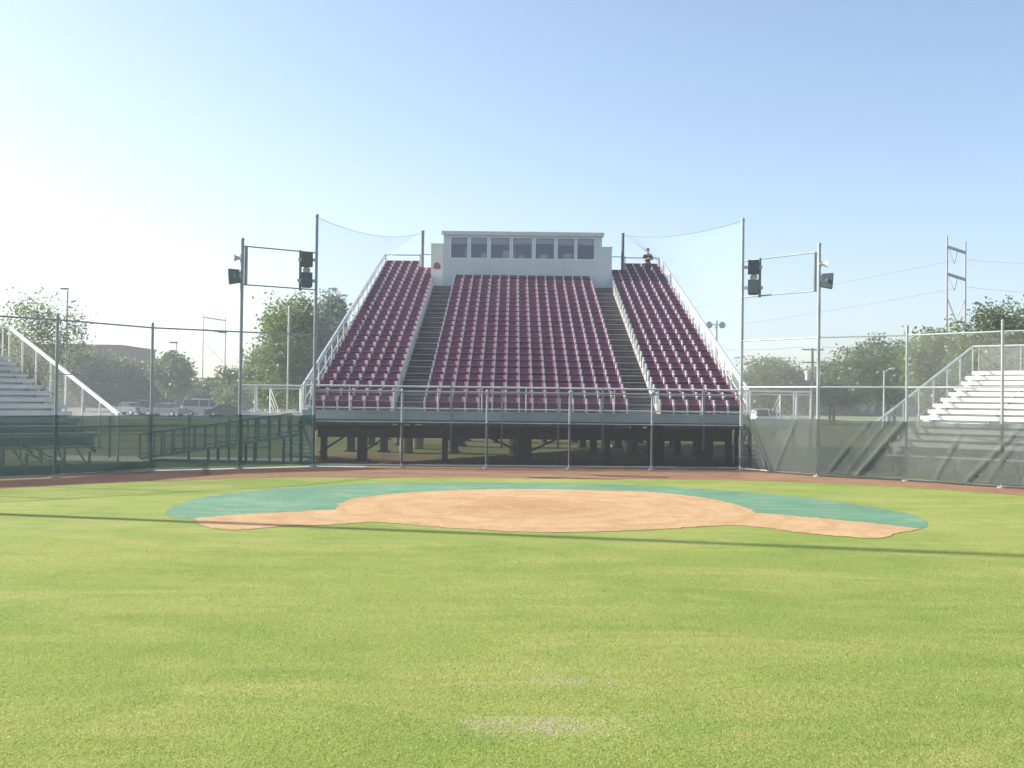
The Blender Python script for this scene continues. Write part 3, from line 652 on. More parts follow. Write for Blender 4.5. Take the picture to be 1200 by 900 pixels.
# ------------------------------------------------------------------ bleachers
def bleacher(origin,rz,mir,mats_,nrow,length,label,zb,h0,labelrail):
    """local: rows run along +x*mir from the end at x=0, rising towards +y"""
    e=empty('bleachers',(origin.x,origin.y,0),rz,label,'bleachers','aluminium bleachers flanking the grandstand'); s=mir
    T,Rr=.64,.205
    pm,fm,sm_=mats_
    def X(a,b_): return (min(a*s,b_*s),max(a*s,b_*s))
    rd=random.Random(5)
    for k in range(nrow):
        y=k*T; z=zb+k*Rr; x0,x1=X(rd.uniform(-.04,.04),length)
        q=MB(); q.box(x0,x1,y,y+.26,z+.36,z+.40,0,.01); q.box(x0,x1,y,y+.012,z+.27,z+.36); 
        for xx in np.arange(.4,length,1.8):
            q.box(xx*s-.02,xx*s+.02,y+.02,y+.2,z+.02,z+.355,1)
        o=q.build('seat_plank',[pm,galv],e)
        q=MB(); q.box(x0,x1,y-.34,y-.04,z-.03,z+.01); q.box(x0,x1,y+.27,y+.285,z+.02,z+Rr+.19,0); q.build('foot_plank',pm,e)
    q=MB()
    for xx in np.arange(.25,length,1.8):
        a=xx*s; q.bar((a,-.4,zb-.12),(a,nrow*T,zb+nrow*Rr-.12),.06,.10)
        for k in range(0,nrow+1,3): q.bar((a,k*T,0),(a,k*T,zb+k*Rr-.15),.06,.06)
        for k in range(0,nrow-2,3): q.bar((a,k*T,.1),(a,(k+3)*T,zb+(k+3)*Rr-.2),.04,.04)
    for k in range(0,nrow+1,3):
        for j in range(int(length/1.8)-1):
            a=(.25+1.8*j)*s; q.bar((a,k*T+.05,.1),(a+1.8*s,k*T+.05,zb+k*Rr-.2),.035,.035)
    q.build('understructure',galv,e)
    # end rail
    q=MB(); xe=-.22*s; y0,y1=-.9,nrow*T+.1; za=zb+h0-.28; zc=zb+nrow*Rr+h0
    q.bar((xe,y0,za),(xe,y1,zc),.085 if s<0 else .06,.085 if s<0 else .06); 
    if s>0: q.tube((xe,y0,za-.95),(xe,y1,zc-.95),.012,6)
    for i in range(8):
        t=i/7; y=y0+(y1-y0)*t; q.tube((xe,y,max(0,za+(zc-za)*t-1.5)),(xe,y,za+(zc-za)*t),.032,8)
    q.build('end_rail',sm_,e)
    q=MB(); L=math.hypot(y1-y0,zc-za); q.face([(xe,y0,za-1.05),(xe,y1,zc-1.05),(xe,y1,zc),(xe,y0,za)],0,[(0,0),(L,0),(L,1.05),(0,1.05)]); 
    q.panel((0,y1),(length*s,y1),zc-1.1,zc); q.build('mesh_infill',chainW if s>0 else chain,e)
    q=MB(); q.tube((xe,y1,zc),(length*s,y1,zc),.045,8)
    for xx in np.arange(0,length,1.5): q.tube((xx*s,y1,zc-1.3),(xx*s,y1,zc),.025,6)
    q.build('back_rail',sm_,e)
    return e
a=R(42)
A0=Vector((12.0,33.4,0))
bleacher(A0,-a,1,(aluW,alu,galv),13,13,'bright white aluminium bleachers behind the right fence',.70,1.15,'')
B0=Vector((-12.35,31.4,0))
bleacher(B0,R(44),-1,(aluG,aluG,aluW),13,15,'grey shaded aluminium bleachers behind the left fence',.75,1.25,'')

# ------------------------------------------------------------------ entry platforms beside the stand
def entry(s,label):
    x0=GX+s*7.75; x1=GX+s*9.85; Y=36.3; zd=1.62
    e=empty('entry_platform',((x0+x1)/2,Y,0),0,label,'platform','entry platforms either side of the grandstand'); c=(x0+x1)/2; hw=abs(x1-x0)/2
    q=MB(); q.box(-hw,hw,0,2.2,zd-.06,zd); q.box(-hw,hw,-.05,0,zd-.12,zd+.1); q.build('deck',alu,e)
    q=MB()
    for x in (-hw,hw):
        for y in (0,2.2): q.bar((x,y,0),(x,y,zd),.1,.1)
    q.build('leg',darkst,e)
    q=MB()
    for z in (2.68,2.58): q.tube((-hw,0,z),(hw,0,z),.03 if z>2.6 else .022)
    q.tube((-hw,0,zd+.15),(hw,0,zd+.15),.02)
    for x in (-hw,.55*s,hw): q.tube((x,0,zd),(x,0,2.68),.035)
    for y in (0,2.2): q.tube((s*hw,y,zd),(s*hw,y,2.68),.03)
    q.tube((s*hw,0,2.68),(s*hw,2.2,2.68),.03)
    q.build('guard_rail',galvL,e)
    q=MB(); q.panel((hw-.55,.02) if s>0 else (-hw,.02),(hw,.02) if s>0 else (-hw+.55,.02),zd,2.66); q.build('mesh_infill',chainW,e)
    # stair going back and down
    q=MB()
    for i in range(9): q.box(-.55,.55,2.2+i*.3,2.2+i*.3+.3,zd-.18*(i+1)-.04,zd-.18*(i+1))
    for x in (-.55,.55):
        for dz in (.25,.5,.75,1.0): q.tube((x,2.2,zd+dz),(x,4.9,dz-.02),.022,6)
        q.bar((x,2.2,zd-.1),(x,4.9,.05),.05,.2)
        for t in (0,.5,1): q.tube((x,2.2+2.7*t,zd*(1-t)),(x,2.2+2.7*t,zd*(1-t)+1.0),.028,6)
    q.build('stair',aluW,e); return e
entry(-1,'raised entry platform with rails at the left end of the grandstand'); entry(1,'raised entry platform with rails at the right end of the grandstand')
# long access ramp behind the green screen
e=empty('access_ramp',(-7.6,36.9,0),0,'sloping metal ramp with balusters behind the green windscreen','ramp')
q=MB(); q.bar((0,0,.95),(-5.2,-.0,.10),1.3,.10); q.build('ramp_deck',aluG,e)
for y in (-.7,.7):
    q=MB(); q.tube((0,y,1.72),(-5.2,y,.95),.03); q.tube((0,y,1.08),(-5.2,y,.24),.02)
    for i in range(15): t=i/14; q.tube((-5.2*t,y,.97-.85*t),(-5.2*t,y,1.72-.77*t),.035,6)
    q.build('railing',pipe_grey,e)
q=MB()
for t in (.05,.3,.55): q.bar((-5.2*t,-.6,0),(-5.2*t,-.6,.9-.85*t),.08,.08); q.bar((-5.2*t,.6,0),(-5.2*t,.6,.9-.85*t),.08,.08)
q.build('leg',darkst,e)
e=empty('walkway_railing',(-14.6,38.2,0),0,'four-bar walkway railing seen through the green screen','railing')
for z in (.35,.6,.85,1.1,1.4): q=MB(); q.tube((0,0,z),(6.0,-.8,z+.12),.022); q.build('rail',galv,e)
for i in range(5): q=MB(); t=i/4; q.bar((6*t,-.8*t,0),(6*t,-.8*t,1.52),.07,.07); q.build('post',pipe_grey,e)
cs_=[(p.x+.10,p.y-.14) for p in LP[-3:]]; flat('concrete_curb',[(LP[-3].x-.5+.1,LP[-3].y-.6-.14)]+cs_+[(LP[-1].x+1.7,LP[-1].y-.10),(LP[-1].x+1.7,LP[-1].y+.5)]+[(p.x-.1,p.y+.14) for p in reversed(LP[-3:])],.012,conc)
# concrete pads under and beside the stand
flat('concrete_path',[(-16.5,36.0),(-7.4,36.1),(-7.4,38.9),(-16.5,39.2)],.012,conc)
flat('dirt_patch',[(-6.9,35.35),(8.3,35.5),(8.2,41),(6.0,43.0),(4,41.5),(1,43.5),(-2,41.5),(-4,42.8),(-7.0,41.5)],.006,clay_mat('packed_dirt',(.20,.15,.095),(.27,.20,.125),(.14,.10,.06)))

# ------------------------------------------------------------------ person at the top of the right block
def skin_chain(name,pts,rad,edges,m,parent,root=0,sub=2):
    me=bpy.data.meshes.new(name); me.from_pydata(pts,edges,[]); me.materials.append(m)
    o=bpy.data.objects.new(name,me); COL.objects.link(o)
    if parent: o.parent=parent
    o.modifiers.new('Skin','SKIN'); me.skin_vertices.new() if not me.skin_vertices else None
    for i,r in enumerate(rad): me.skin_vertices[0].data[i].radius=(r if isinstance(r,tuple) else (r,r)); me.skin_vertices[0].data[i].use_root=(i==root)
    s=o.modifiers.new('Sub','SUBSURF'); s.levels=sub; s.render_levels=sub
    for p_ in me.polygons: p_.use_smooth=True
    o.modifiers['Skin'].use_smooth_shade=True
    return o
skinm=mat('skin',(.42,.26,.19),.55,0,.06,6); shirtm=mat('dark_shirt',(.045,.055,.065),.85,0,.15,6); pantm=mat('dark_trousers',(.05,.055,.065),.85,0,.15,6); hairm=mat('dark_hair',(.02,.018,.016),.7,0,.2,10)
g=P(757.5,318,57.6); pe=empty('person',(g.x,57.08,tz(26)),0,'person in dark clothes standing at the top rail holding a small white object','person')
B=[(0,0,.93),(0,0,1.12),(0,.005,1.32),(0,.0,1.42),(0,-.01,1.50),(0,-.015,1.56),(0,-.02,1.66),
   (.10,0,.90),(.11,-.02,.50),(.11,.02,.09),(.11,-.10,.04),(-.10,0,.90),(-.11,-.02,.50),(-.11,.02,.09),(-.11,-.10,.04),
   (.17,0,1.40),(.27,.02,1.16),(.14,-.22,1.14),(.08,-.27,1.17),(-.17,0,1.40),(-.27,.02,1.16),(-.14,-.22,1.14),(-.08,-.27,1.17)]
rad=[(.15,.11),(.125,.10),(.16,.115),(.12,.09),.055,.06,.095,.085,.06,.04,.035,.085,.06,.04,.035,.06,.048,.034,.028,.06,.048,.034,.028]
Eg=[(0,1),(1,2),(2,3),(3,4),(4,5),(5,6),(0,7),(7,8),(8,9),(9,10),(0,11),(11,12),(12,13),(13,14),(3,15),(15,16),(16,17),(17,18),(3,19),(19,20),(20,21),(21,22)]
body=skin_chain('body',B,rad,Eg,skinm,pe)
skin_chain('shirt',[(0,0,.95),(0,0,1.12),(0,.005,1.32),(0,0,1.42),(.17,0,1.40),(.26,.02,1.20),(-.17,0,1.40),(-.26,.02,1.20)],[(.17,.13),(.15,.12),(.175,.13),(.135,.10),.075,.07,.075,.07],[(0,1),(1,2),(2,3),(3,4),(4,5),(3,6),(6,7)],shirtm,pe)
skin_chain('trousers',[(0,0,.95),(.10,0,.88),(.11,-.02,.50),(.11,.02,.12),(-.10,0,.88),(-.11,-.02,.50),(-.11,.02,.12)],[(.16,.125),.10,.08,.065,.10,.08,.065],[(0,1),(1,2),(2,3),(0,4),(4,5),(5,6)],pantm,pe)
q=MB(); q.sphere((0,.005,1.70),.105,14,0,(1,1.12,.95)); q.build('hair',hairm,pe)
q=MB()
for sx in (-1,1): q.sphere((sx*.035,-.112,1.665),.012,8); 
q.build('eye',hairm,pe)
q=MB(); q.sphere((0,-.115,1.635),.016,8,0,(.8,1,1.4)); q.sphere((.095,-.02,1.65),.022,8,0,(.5,1,1.5)); q.sphere((-.095,-.02,1.65),.022,8,0,(.5,1,1.5)); q.sphere((0,-.105,1.595),.02,8,0,(1.3,.4,.35)); q.build('face_features',skinm,pe)
for sx in (-1,1):
    for i,(dz,L) in enumerate(((.03,.065),(.01,.075),(-.01,.07),(-.03,.055))):
        x=sx*.075; skin_chain('finger',[(x,-.275,1.17+dz),(x-sx*.02,-.31,1.17+dz),(x-sx*.045,-.315,1.168+dz),(x-sx*.06,-.30,1.165+dz)],[.010,.0095,.009,.008],[(0,1),(1,2),(2,3)],skinm,pe,sub=1)
    skin_chain('thumb',[(sx*.09,-.26,1.19),(sx*.065,-.275,1.225),(sx*.04,-.285,1.232)],[.011,.010,.009],[(0,1),(1,2)],skinm,pe,sub=1)
q=MB(); q.box(-.055,.055,-.015,.015,-.035,.035,0,.008); q.tube((0,-.015,0),(0,-.035,0),.022,12)
tag(q.build('camera',mat('white_plastic',(.8,.8,.8),.4,0,.03,5),loc=(g.x,57.08-.295,tz(26)+1.19)),'small white camera held in the hands of the person at the top','camera')

# ------------------------------------------------------------------ trees
def tree(name,base,h,rx,ry,label,c1,c2,seed,n=5200,leaf=.26,trunk=.16,crown0=.30,lobes=9,sparse=1.0,group='trees beyond the fences',up=0.0,cat='tree',trunks=1):
    rg=np.random.default_rng(seed); rnd=random.Random(seed)
    e=empty(name,(base[0],base[1],0),0,label,cat,group)
    zc0=h*crown0
    cs=[]
    for i in range(lobes):
        a=rnd.uniform(0,2*PI); rr=math.sqrt(rnd.random())*.68; t=rnd.random()
        z=zc0+(h-zc0)*(.14+.66*t); k=math.sin(PI*min(1,max(0,.10+.78*(z-zc0)/(h-zc0))))**.6
        cs.append((rx*rr*math.cos(a)*k,ry*rr*math.sin(a)*k,z,rnd.uniform(.32,.50)*(.6+.4*k)))
    cs.append((0,0,zc0+(h-zc0)*.80,.3))
    hh=max(c[2]+c[3]*(h-zc0)*.55*1.22 for c in cs); cs=[(c[0],c[1],zc0+(c[2]-zc0)*(h-zc0)/(hh-zc0),c[3]) for c in cs]
    q=MB()
    for tk in range(trunks):
        bx=(tk-(trunks-1)/2)*trunk*2.6
        p=[Vector((bx,0,-.05)),Vector((bx*1.2+rnd.uniform(-.1,.1),0,zc0*.55)),Vector((bx*1.6+rnd.uniform(-.2,.2),rnd.uniform(-.2,.2),zc0*1.05)),Vector((bx+rnd.uniform(-.3,.3),0,h*.62))]
        rs_=[trunk,trunk*.82,trunk*.62,trunk*.28]
        for i in range(3): q.tube(p[i],p[i+1],rs_[i],9,0,rs_[i+1])
        for c in cs[tk::trunks]:
            s0=p[2].lerp(p[3],rnd.random()*.6-.25); mid=s0.lerp(Vector(c[:3]),.5)+Vector((rnd.uniform(-.2,.2),rnd.uniform(-.2,.2),rnd.uniform(-.1,.25)))
            q.tube(s0,mid,trunk*.34,6,0,trunk*.2); q.tube(mid,Vector(c[:3]),trunk*.2,5,0,trunk*.06)
    q.build('trunk',bark,e)
    C=np.array([c[:3] for c in cs]); S=np.array([c[3] for c in cs])
    # sub-clumps on the lobes' shells, leaves around the sub-clumps
    n=int(n*1.9); m_=len(C)*13; ci=rg.integers(0,len(C),m_); d=rg.normal(size=(m_,3)); d/=np.linalg.norm(d,axis=1)[:,None]
    sc=C[ci]+d*(S[ci]*(.55+.6*rg.random(m_)))[:,None]*np.array([rx,ry,(h-zc0)*.55])
    sz=(.08+.11*rg.random(m_))
    li=rg.integers(0,m_,n); dd=np.clip(rg.normal(size=(n,3)),-1.8,1.8)*np.array([rx,ry,(h-zc0)*.55])*sz[li][:,None]*1.05*sparse
    pos=sc[li]+dd; pos[:,2]=np.where(pos[:,2]<zc0*.7,zc0*.7+rg.random(n)*(h-zc0)*.35,pos[:,2])
    nr=rg.normal(size=(n,3)); nr[:,2]=np.abs(nr[:,2])+.3; nr/=np.linalg.norm(nr,axis=1)[:,None]
    t1=np.cross(nr,rg.normal(size=(n,3))); t1/=np.linalg.norm(t1,axis=1)[:,None]; t2=np.cross(nr,t1)
    sl=leaf*1.12*(.55+.8*rg.random(n)); t1*=sl[:,None]*.5; t2*=(sl*(.45+.4*rg.random(n)))[:,None]*.5
    V=np.stack([pos-t1,pos+t2*.9-t1*.1,pos+t1,pos-t2*.9+t1*.1],1).reshape(-1,3)
    if name+str(c1) not in MATS: MATS[name+str(c1)]=leafmat('foliage',c1,c2,.5)
    cr_=np_mesh('crown',V,np.arange(n*4).reshape(-1,4),MATS[name+str(c1)],e); return e
G1=((.05,.085,.028),(.14,.18,.06)); G2=((.075,.125,.035),(.165,.215,.062)); G3=((.11,.15,.06),(.22,.25,.12)); G4=((.022,.036,.016),(.055,.072,.030))
def T(px,d,top,wpx,label,g,seed,**k):
    hor=468+(px-600)*.0122; b0=P(px,hor,d); h=H+(hor-top)/F*d; r=wpx/2/F*d*1.2; h*=1.035
    return tree(k.pop('name','tree'),(b0.x,d),h,r*.95,r*.95,label,g[0],g[1],seed,**k)
T(42,62,352,92,'airy pale feathery tree above the left bleachers',G3,11,n=5200,leaf=.15,sparse=1.2,lobes=12,crown0=.2,trunk=.10,trunks=3)
T(98,138,412,84,'dense round tree just right of the feathery tree, before the brown building',G1,12,n=7000,leaf=0.43,crown0=.12,lobes=12)
T(134,142,418,80,'broad low tree below the brown building corner',G1,13,n=7000,leaf=0.43,crown0=.1,lobes=12)
T(166,146,427,62,'low dark tree above the green sedan in the car park',G1,14,n=5500,leaf=0.43,crown0=.12)
T(202,136,417,48,'small tree with a pointed top between the second and third fence posts',G2,15,n=4500,leaf=0.41,crown0=.28)
T(248,150,446,60,'low hedge like tree behind the large van',G1,16,n=5000,leaf=0.55,crown0=.1)
T(288,120,436,62,'rounded light green tree left of the big tree',G2,17,n=6000,leaf=.33,crown0=.15)
T(322,96,405,66,'light green lower tree leaning against the big tree',G2,18,n=8000,leaf=.28,crown0=.2,lobes=12)
T(352,86,352,98,'big tall green tree beside the left end of the stand',G2,19,n=14000,leaf=.26,crown0=.22,lobes=16,trunk=.3)
T(385,90,350,46,'dark narrow treetop touching the left side rail of the stand',G1,20,n=8000,leaf=.26,crown0=.25,lobes=9)
T(408,100,430,50,'dark bushy tree partly behind the left edge of the stand',G1,21,n=5000,leaf=.32,crown0=.12)
T(905,112,423,104,'wide dark tree right of the stand with its crown under the wires',G1,31,n=9000,leaf=.34,crown0=.3,lobes=14,trunks=2)
T(975,118,426,92,'rounded dark tree just right of the wooden utility pole',G1,32,n=8000,leaf=.34,crown0=.3,lobes=12,trunks=2)
T(1045,112,402,122,'large spreading green tree behind the street light',G1,33,n=13000,leaf=.34,crown0=.28,lobes=18,trunks=2,trunk=.2)
T(1100,92,392,82,'ragged tree with a pointed top at the foot of the transmission tower',G2,34,n=7000,leaf=.28,crown0=.2,lobes=10,sparse=1.2)
T(1172,76,364,98,'tall dark green tree above the right bleachers',G1,35,n=14000,leaf=.24,crown0=.2,lobes=16,trunk=.22)
T(1250,80,372,110,'big green tree at the right edge of the view',G1,36,n=8000,leaf=.3,crown0=.2,lobes=14)
T(-30,70,380,90,'green tree at the left edge beyond the feathery tree',G2,37,n=6000,leaf=.3,crown0=.2,lobes=12)
# far off wood as one mass
def woodland(name,label,x0,x1,Y,h,seed,g):
    rg=np.random.default_rng(seed); n=26000; x=rg.uniform(x0,x1,n); 
    prof=h*(.72+.28*np.sin(x*.09+seed)+.16*np.sin(x*.23+1.7*seed)+.08*np.sin(x*.61)); z=prof*np.sqrt(rg.random(n)); y=Y+rg.normal(size=n)*4
    nr=rg.normal(size=(n,3)); nr/=np.linalg.norm(nr,axis=1)[:,None]; t1=np.cross(nr,rg.normal(size=(n,3))); t1/=np.linalg.norm(t1,axis=1)[:,None]; t2=np.cross(nr,t1)
    pos=np.stack([x,y,z],1); s=(.6+.7*rg.random(n))[:,None]; V=np.stack([pos-t1*s,pos+t2*s*.7,pos+t1*s,pos-t2*s*.7],1).reshape(-1,3)
    tag(np_mesh(name,V,np.arange(n*4).reshape(-1,4),leafmat('far_foliage',*g,.15)),label,'wood',kind='stuff')
woodland('woodland','far belt of trees along the horizon on the left',-190,-20,205,7.5,3,G1)
woodland('woodland','far belt of trees along the horizon on the right',20,200,200,8.5,5,G1)
woodland('woodland','far belt of trees seen beneath the grandstand',-22,24,190,4.2,8,G1)

# ------------------------------------------------------------------ building, lamps, poles, wires
e=empty('brick_building',(-58,182,0),0,'flat roofed dark brown building behind the left trees','building'); 
pr=P(141,404,182); hb=pr.z
q=MB(); q.box(-60,pr.x+58,0,18,0,hb-.35); q.build('wall',brick,e)
q=MB(); q.box(-60.2,pr.x+58.2,-.2,18.2,hb-.35,hb,0); q.build('roof',mat('dark_coping',(.09,.08,.08),.7,0,.1,2),e)
for i in range(7):
    q=MB(); x=pr.x+58-4-6.5*i; q.box(x-1.1,x+1.1,-.08,.02,2.2,4.4); q.build('window',cglass,e)
flat('parking_lot',[(-75,98),(-19,98),(-22,150),(-90,150)],.02,asph)
flat('access_road',[(19,150),(120,132),(120,140),(19,158)],.02,asph)
flat('lawn_strip',[(26,98),(60,98),(72,128),(30,128)],.015,mat('fresh_lawn',(.15,.27,.05),.9,0,.15,.5))
def lamp(px,top,d,label,kind,m=galv):
    hor=468+(px-600)*.0122; b0=P(px,hor,d); h=P(px,top,d).z; e=empty('street_lamp',(b0.x,d,0),0,label,'street lamp','street lamps beyond the fences')
    q=MB(); q.tube((0,0,0),(0,0,h-.15),.11,10,0,.07); q.tube((0,0,0),(0,0,.5),.22,10); q.build('pole',m,e)
    if kind=='cobra':
        q=MB(); pts=[Vector((0,0,h-.9)),Vector((.08,0,h-.45)),Vector((.25,0,h-.15)),Vector((.5,0,h))]; q.path(pts,.05,7); q.build('arm',m,e)
        q=MB(); q.sphere((.72,0,h),.2,10,0,(1.5,.8,.5)); q.build('lamp_head',lampglass,e)
    else:
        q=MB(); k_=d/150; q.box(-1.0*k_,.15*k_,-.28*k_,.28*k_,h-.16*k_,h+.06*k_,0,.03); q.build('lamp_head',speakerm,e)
    return e
lamp(77,338,80,'tallest lamp post rising behind the feathery tree','box')
lamp(206,401,150,'short box head lamp above the small pointed tree','box')
lamp(263,389,140,'box head lamp post just left of the speaker pole','box')
lamp(1036,432,95,'curved arm street lamp before the spreading right tree','cobra')
# floodlight pair behind the right side rail
d=75; b0=P(838.5,470,d); e=empty('floodlight_pole',(b0.x,d,0),0,'slim pole with two round floodlights behind the right side rail','floodlight'); h=P(838,376,d).z
q=MB(); q.tube((0,0,0),(0,0,h),.10,10); q.build('pole',galv,e)
q=MB(); q.bar((-.55,0,h-.25),(.45,0,h-.25),.08,.08); q.build('crossarm',galv,e)
for x in (-.55,.38): q=MB(); q.sphere((x,-.15,h-.3),.25,12,0,(.9,.7,1)); q.tube((x,-.28,h-.32),(x,-.36,h-.34),.22,14); q.build('lamp_head',darkst,e)
# wooden utility pole
d=98; b0=P(951.5,480,d); h=P(951.5,408,d).z; e=empty('utility_pole',(b0.x,d,0),0,'wooden utility pole with two crossarms and a transformer','utility pole')
q=MB(); q.tube((0,0,0),(0,0,h),.17,10,0,.12); q.build('pole',wood,e)
for z in (h-.15,h-1.35): 
    q=MB(); q.bar((-1.0,-.1,z),(1.0,-.1,z),.11,.12); q.build('crossarm',wood,e)
    for x in (-.9,-.4,.4,.9): q=MB(); q.tube((x,-.1,z+.06),(x,-.1,z+.25),.05,8); q.build('insulator',hornm,e)
q=MB(); q.tube((-.42,0,h-3.0),(-.42,0,h-2.1),.24,12); q.build('transformer',galv,e); UP=Vector((b0.x,d,h))
# extra thin mast inside left
q=MB(); b0=P(337,470,60); q.tube((0,0,0),(0,0,P(337,360,60).z),.05,8); q.sphere((0,0,P(337,360,60).z),.07,8); tag(q.build('flag_pole',galvL,loc=(b0.x,60,0)),'thin pale pole in front of the big tree left of the stand','pole')
# H-frame transmission towers
hfm=mat('tower_steel',(.30,.28,.29),.6,.2,.1,1)
def hframe(pxa,topa,pxb,topb,d,label,bars,big=1.0):
    A=P(pxa,topa,d); B_=P(pxb,topb,d+2); c=(A+B_)/2; e=empty('transmission_tower',(c.x,c.y,0),0,label,'transmission tower','H-frame transmission towers')
    a=Vector((A.x-c.x,A.y-c.y,0)); b_=Vector((B_.x-c.x,B_.y-c.y,0)); 
    for v,zz in ((a,A.z),(b_,B_.z)): q=MB(); q.tube(v,v+Vector((0,0,zz)),.19*big,10,0,.12*big); q.build('pole',hfm,e)
    for z in bars:
        q=MB(); q.bar(a+Vector((0,0,z+.35)),b_+Vector((0,0,z-.2)),.3*big,.35*big); q.build('crossbar',pipe_grey,e)
        q=MB(); m_=a.lerp(b_,.55); q.tube(m_+Vector((0,0,z)),a.lerp(b_,.38)+Vector((0,0,z-1.9*big)),.10*big,6); q.tube(a.lerp(b_,.1)+Vector((0,0,z)),a.lerp(b_,.38)+Vector((0,0,z-1.9*big)),.03,6); q.build('insulator',pipe_grey,e)
    z=bars[-1]-3*big; q=MB(); q.bar(a+Vector((0,0,z)),b_+Vector((0,0,z-6.5*big)),.12*big,.12*big); q.bar(b_+Vector((0,0,z)),a+Vector((0,0,z-6.5*big)),.10*big,.10*big); q.build('cross_brace',hfm,e)
    return e
D1=150
T1=hframe(1110,276,1131.5,283,D1,'tall two-pole transmission tower right of the stand',(P(1120,292,D1).z,P(1120,324,D1).z))
hframe(238.5,369,264.5,371,230,'faint distant two-pole transmission tower over the car park',(P(250,371,230).z-.5,P(250,388,230).z),.75)
# light pole whose long shadow crosses the lawn
lp=empty('stadium_light_pole',(-31,24.66,0),0,'tall stadium light pole standing beyond the left bleachers','light pole')
q=MB(); q.tube((0,0,0),(0,0,30),.17,16,0,.13); q.build('pole',galv,lp); q=MB(); q.bar((-1.8,0,29.6),(1.8,0,29.6),.15,.15); q.build('crossarm',galv,lp)
for i in range(4): q=MB(); x=-1.6+1.07*i; q.sphere((x,-.3,29.9),.32,10,0,(1,.6,1)); q.build('lamp_head',lampglass,lp)
# wires
def wire(label,a,b_,sag,r=.02,parts=(0,)):
    q=MB()
    for dz in parts: q.path(cat(a+Vector((0,0,dz)),b_+Vector((0,0,dz)),sag,16),r*.6,5)
    tag(q.build('power_line',cable),label,'power line','overhead wires right of the stand')
zt_=P(1112,292,D1)
wire('faint upper line running left from the transmission tower',P(1119,305,D1),P(640,375,330),2,.03)
wire('faint lower line running left from the transmission tower',P(1120,338,D1),P(640,398,330),2,.03)
wire('line leaving the upper bar of the tower to the right',P(1131,304,D1+1),P(1330,303,130),.6,.03)
wire('line leaving the lower bar of the tower to the right',P(1131,336,D1+1),P(1330,340,130),.6,.03)
wire('upper utility wire reaching the wooden pole from the right',UP+Vector((.9,0,.1)),P(1300,375,98),.9,.022)
wire('middle utility wire reaching the wooden pole from the right',UP+Vector((.4,0,-1.2)),P(1300,398,98),.9,.022)
wire('utility wire running left behind the stand from the wooden pole',UP+Vector((-.9,0,.1)),P(700,392,105),.8,.022)
wire('lower cable bundle crossing the trees from the wooden pole rightward',UP+Vector((0,0,-3.0)),P(1300,466,92),1.0,.035)
wire('lower cable bundle crossing the trees from the wooden pole leftward',UP+Vector((0,0,-3.0)),P(760,468,108),1.0,.035)

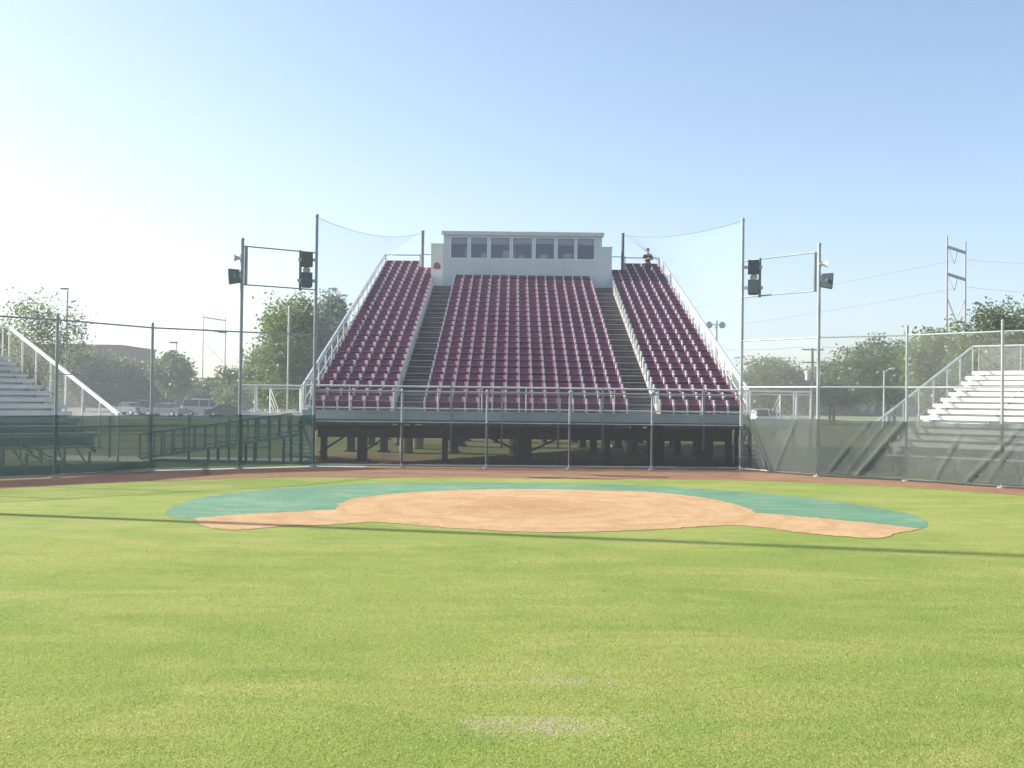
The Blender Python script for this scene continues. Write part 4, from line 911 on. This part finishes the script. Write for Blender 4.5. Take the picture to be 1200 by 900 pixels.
# ------------------------------------------------------------------ cars
def car(px,py,d,rz,paint,kind,label):
    hor=468+(px-600)*.0122; b0=P(px,hor,d); e=empty('parked_car',(b0.x,d,.03),rz,label,'car','cars parked beyond the fence')
    L,Wd=(4.6,1.78) if kind!='van' else (5.0,1.95)
    if kind=='sedan': low=[(-2.3,.32),(-2.28,.72),(-2.1,.90),(-1.35,.96),(1.0,.95),(2.0,.82),(2.28,.62),(2.3,.32)]; top=[(-1.55,.95),(-1.0,1.36),(-.3,1.44),(.35,1.40),(1.15,.94)]
    elif kind=='suv': low=[(-2.3,.38),(-2.3,.85),(-2.22,1.08),(1.0,1.06),(2.05,.98),(2.3,.75),(2.3,.38)]; top=[(-2.2,1.07),(-2.0,1.62),(-1.2,1.70),(.2,1.68),(1.1,1.05)]
    else: low=[(-2.5,.36),(-2.5,.9),(-2.45,1.12),(1.3,1.08),(2.2,.95),(2.5,.7),(2.5,.36)]; top=[(-2.44,1.11),(-2.25,1.82),(-1.4,1.9),(.5,1.86),(1.7,1.05)]
    def loft(prof,ws,name,m,par):
        n=len(prof); q=MB(); V=[]
        for s_ in (-1,-.86,.86,1):
            for (x,z) in prof:
                inset=ws(z); k=1.0 if abs(s_)<1 else .985
                V.append((x*k,s_*inset*Wd/2,z-(0 if abs(s_)<1 else .03*(z>.6))))
        Fc=[]
        for l in range(3):
            for i in range(n-1): Fc.append((l*n+i,l*n+i+1,(l+1)*n+i+1,(l+1)*n+i))
        Fc.append(tuple(range(n))); Fc.append(tuple(range(4*n-1,3*n-1,-1)))
        for l in range(3): Fc.append((l*n,(l+1)*n,(l+1)*n+n-1,l*n+n-1))
        q.poly(V,Fc,0,False); return q.build(name,m,par)
    zr=max(z for _,z in top)
    bo=loft(low,lambda z:1-.04*max(0,z-.7),'body',paint,e)
    loft(top,lambda z:.93-.20*(z-1.0),'greenhouse',cglass,e)
    rp=[(x*.86-.0,z+.015) for x,z in top if z>zr-.22]; loft(rp+[(rp[-1][0],rp[-1][1]-.03),(rp[0][0],rp[0][1]-.03)],lambda z:.83-.1*(z-1.2),'roof_panel',paint,e)
    for sy in (-1,1):
        for xp in (-.6,.45):
            q=MB(); q.bar((xp-.05,sy*Wd*.465,1.0),(xp-.02,sy*Wd*.415,zr-.04),.05,.08); q.build('pillar',paint,e)
        for xw in (-L*.31,L*.31):
            q=MB(); q.tube((xw,sy*(Wd/2-.20),.32),(xw,sy*(Wd/2+.015),.32),.33,18); w_=q.build('wheel',rubber,e)
            q=MB(); q.tube((xw,sy*(Wd/2+.01),.32),(xw,sy*(Wd/2+.03),.32),.21,14); q.build('rim',rimm,w_)
        q=MB(); q.box(L/2-.16,L/2-.0,min(sy*.5,sy*.84),max(sy*.5,sy*.84),.62,.76,0,.02); q.build('headlight',lampglass,e)
        q=MB(); q.box(-L/2-.0,-L/2+.14,min(sy*.52,sy*.84),max(sy*.52,sy*.84),.70,.88,0,.02); q.build('tail_light',redlamp,e)
        q=MB(); q.box(.95,1.15,min(sy*.9,sy*1.05),max(sy*.9,sy*1.05),.98,1.12,0,.02); q.build('wing_mirror',paint,e)
    q=MB(); q.box(-L/2-.06,-L/2+.1,-Wd*.46,Wd*.46,.34,.55,0,.03); q.box(L/2-.1,L/2+.06,-Wd*.46,Wd*.46,.34,.55,0,.03); q.build('bumper',paint,e)
    return e
def paintm(n,c): return mat(n,c,.3,.2,.05,1)
pw,ps,pg,pb,pk=paintm('white_car_paint',(.75,.75,.74)),paintm('silver_paint',(.42,.44,.45)),paintm('green_grey_paint',(.16,.22,.20)),paintm('blue_grey_paint',(.17,.21,.25)),paintm('black_paint',(.03,.03,.035))
car(150,485,118,R(152),pg,'sedan','grey green sedan parked leftmost under the low dark trees')
car(173,485,124,R(105),pk,'suv','dark car half hidden behind the second tall fence post')
car(193,486,112,R(165),pb,'sedan','blue grey sedan parked under the small pointed tree')
car(222,486,126,R(100),pw,'sedan','white car nose showing left of the van')
car(241,486,116,R(14),ps,'van','big silver van parked right of the tree')
car(266,487,110,R(20),pk,'sedan','dark car at the right end of the parked row')
car(899,486,92,R(35),pw,'suv','white car seen under the trees right of the stand')

# ------------------------------------------------------------------ haze volume, added to imitate veiling sun glare
q=MB(); q.box(-330,330,-60,420,-1,48)
hz=q.build('haze',[],); hm,nt_,out_=base_mat('glare_haze_air'); pv=nn(nt_,'ShaderNodeVolumePrincipled'); setin(pv,'Color',(.86,.92,1.0,1)); setin(pv,'Density',.0012); setin(pv,'Anisotropy',.35)
nt_.links.new(pv.outputs[0],out_.inputs['Volume']); hz.data.materials.append(hm); tag(hz,'pale haze added over the field to imitate veiling sun glare','haze',kind='stuff')
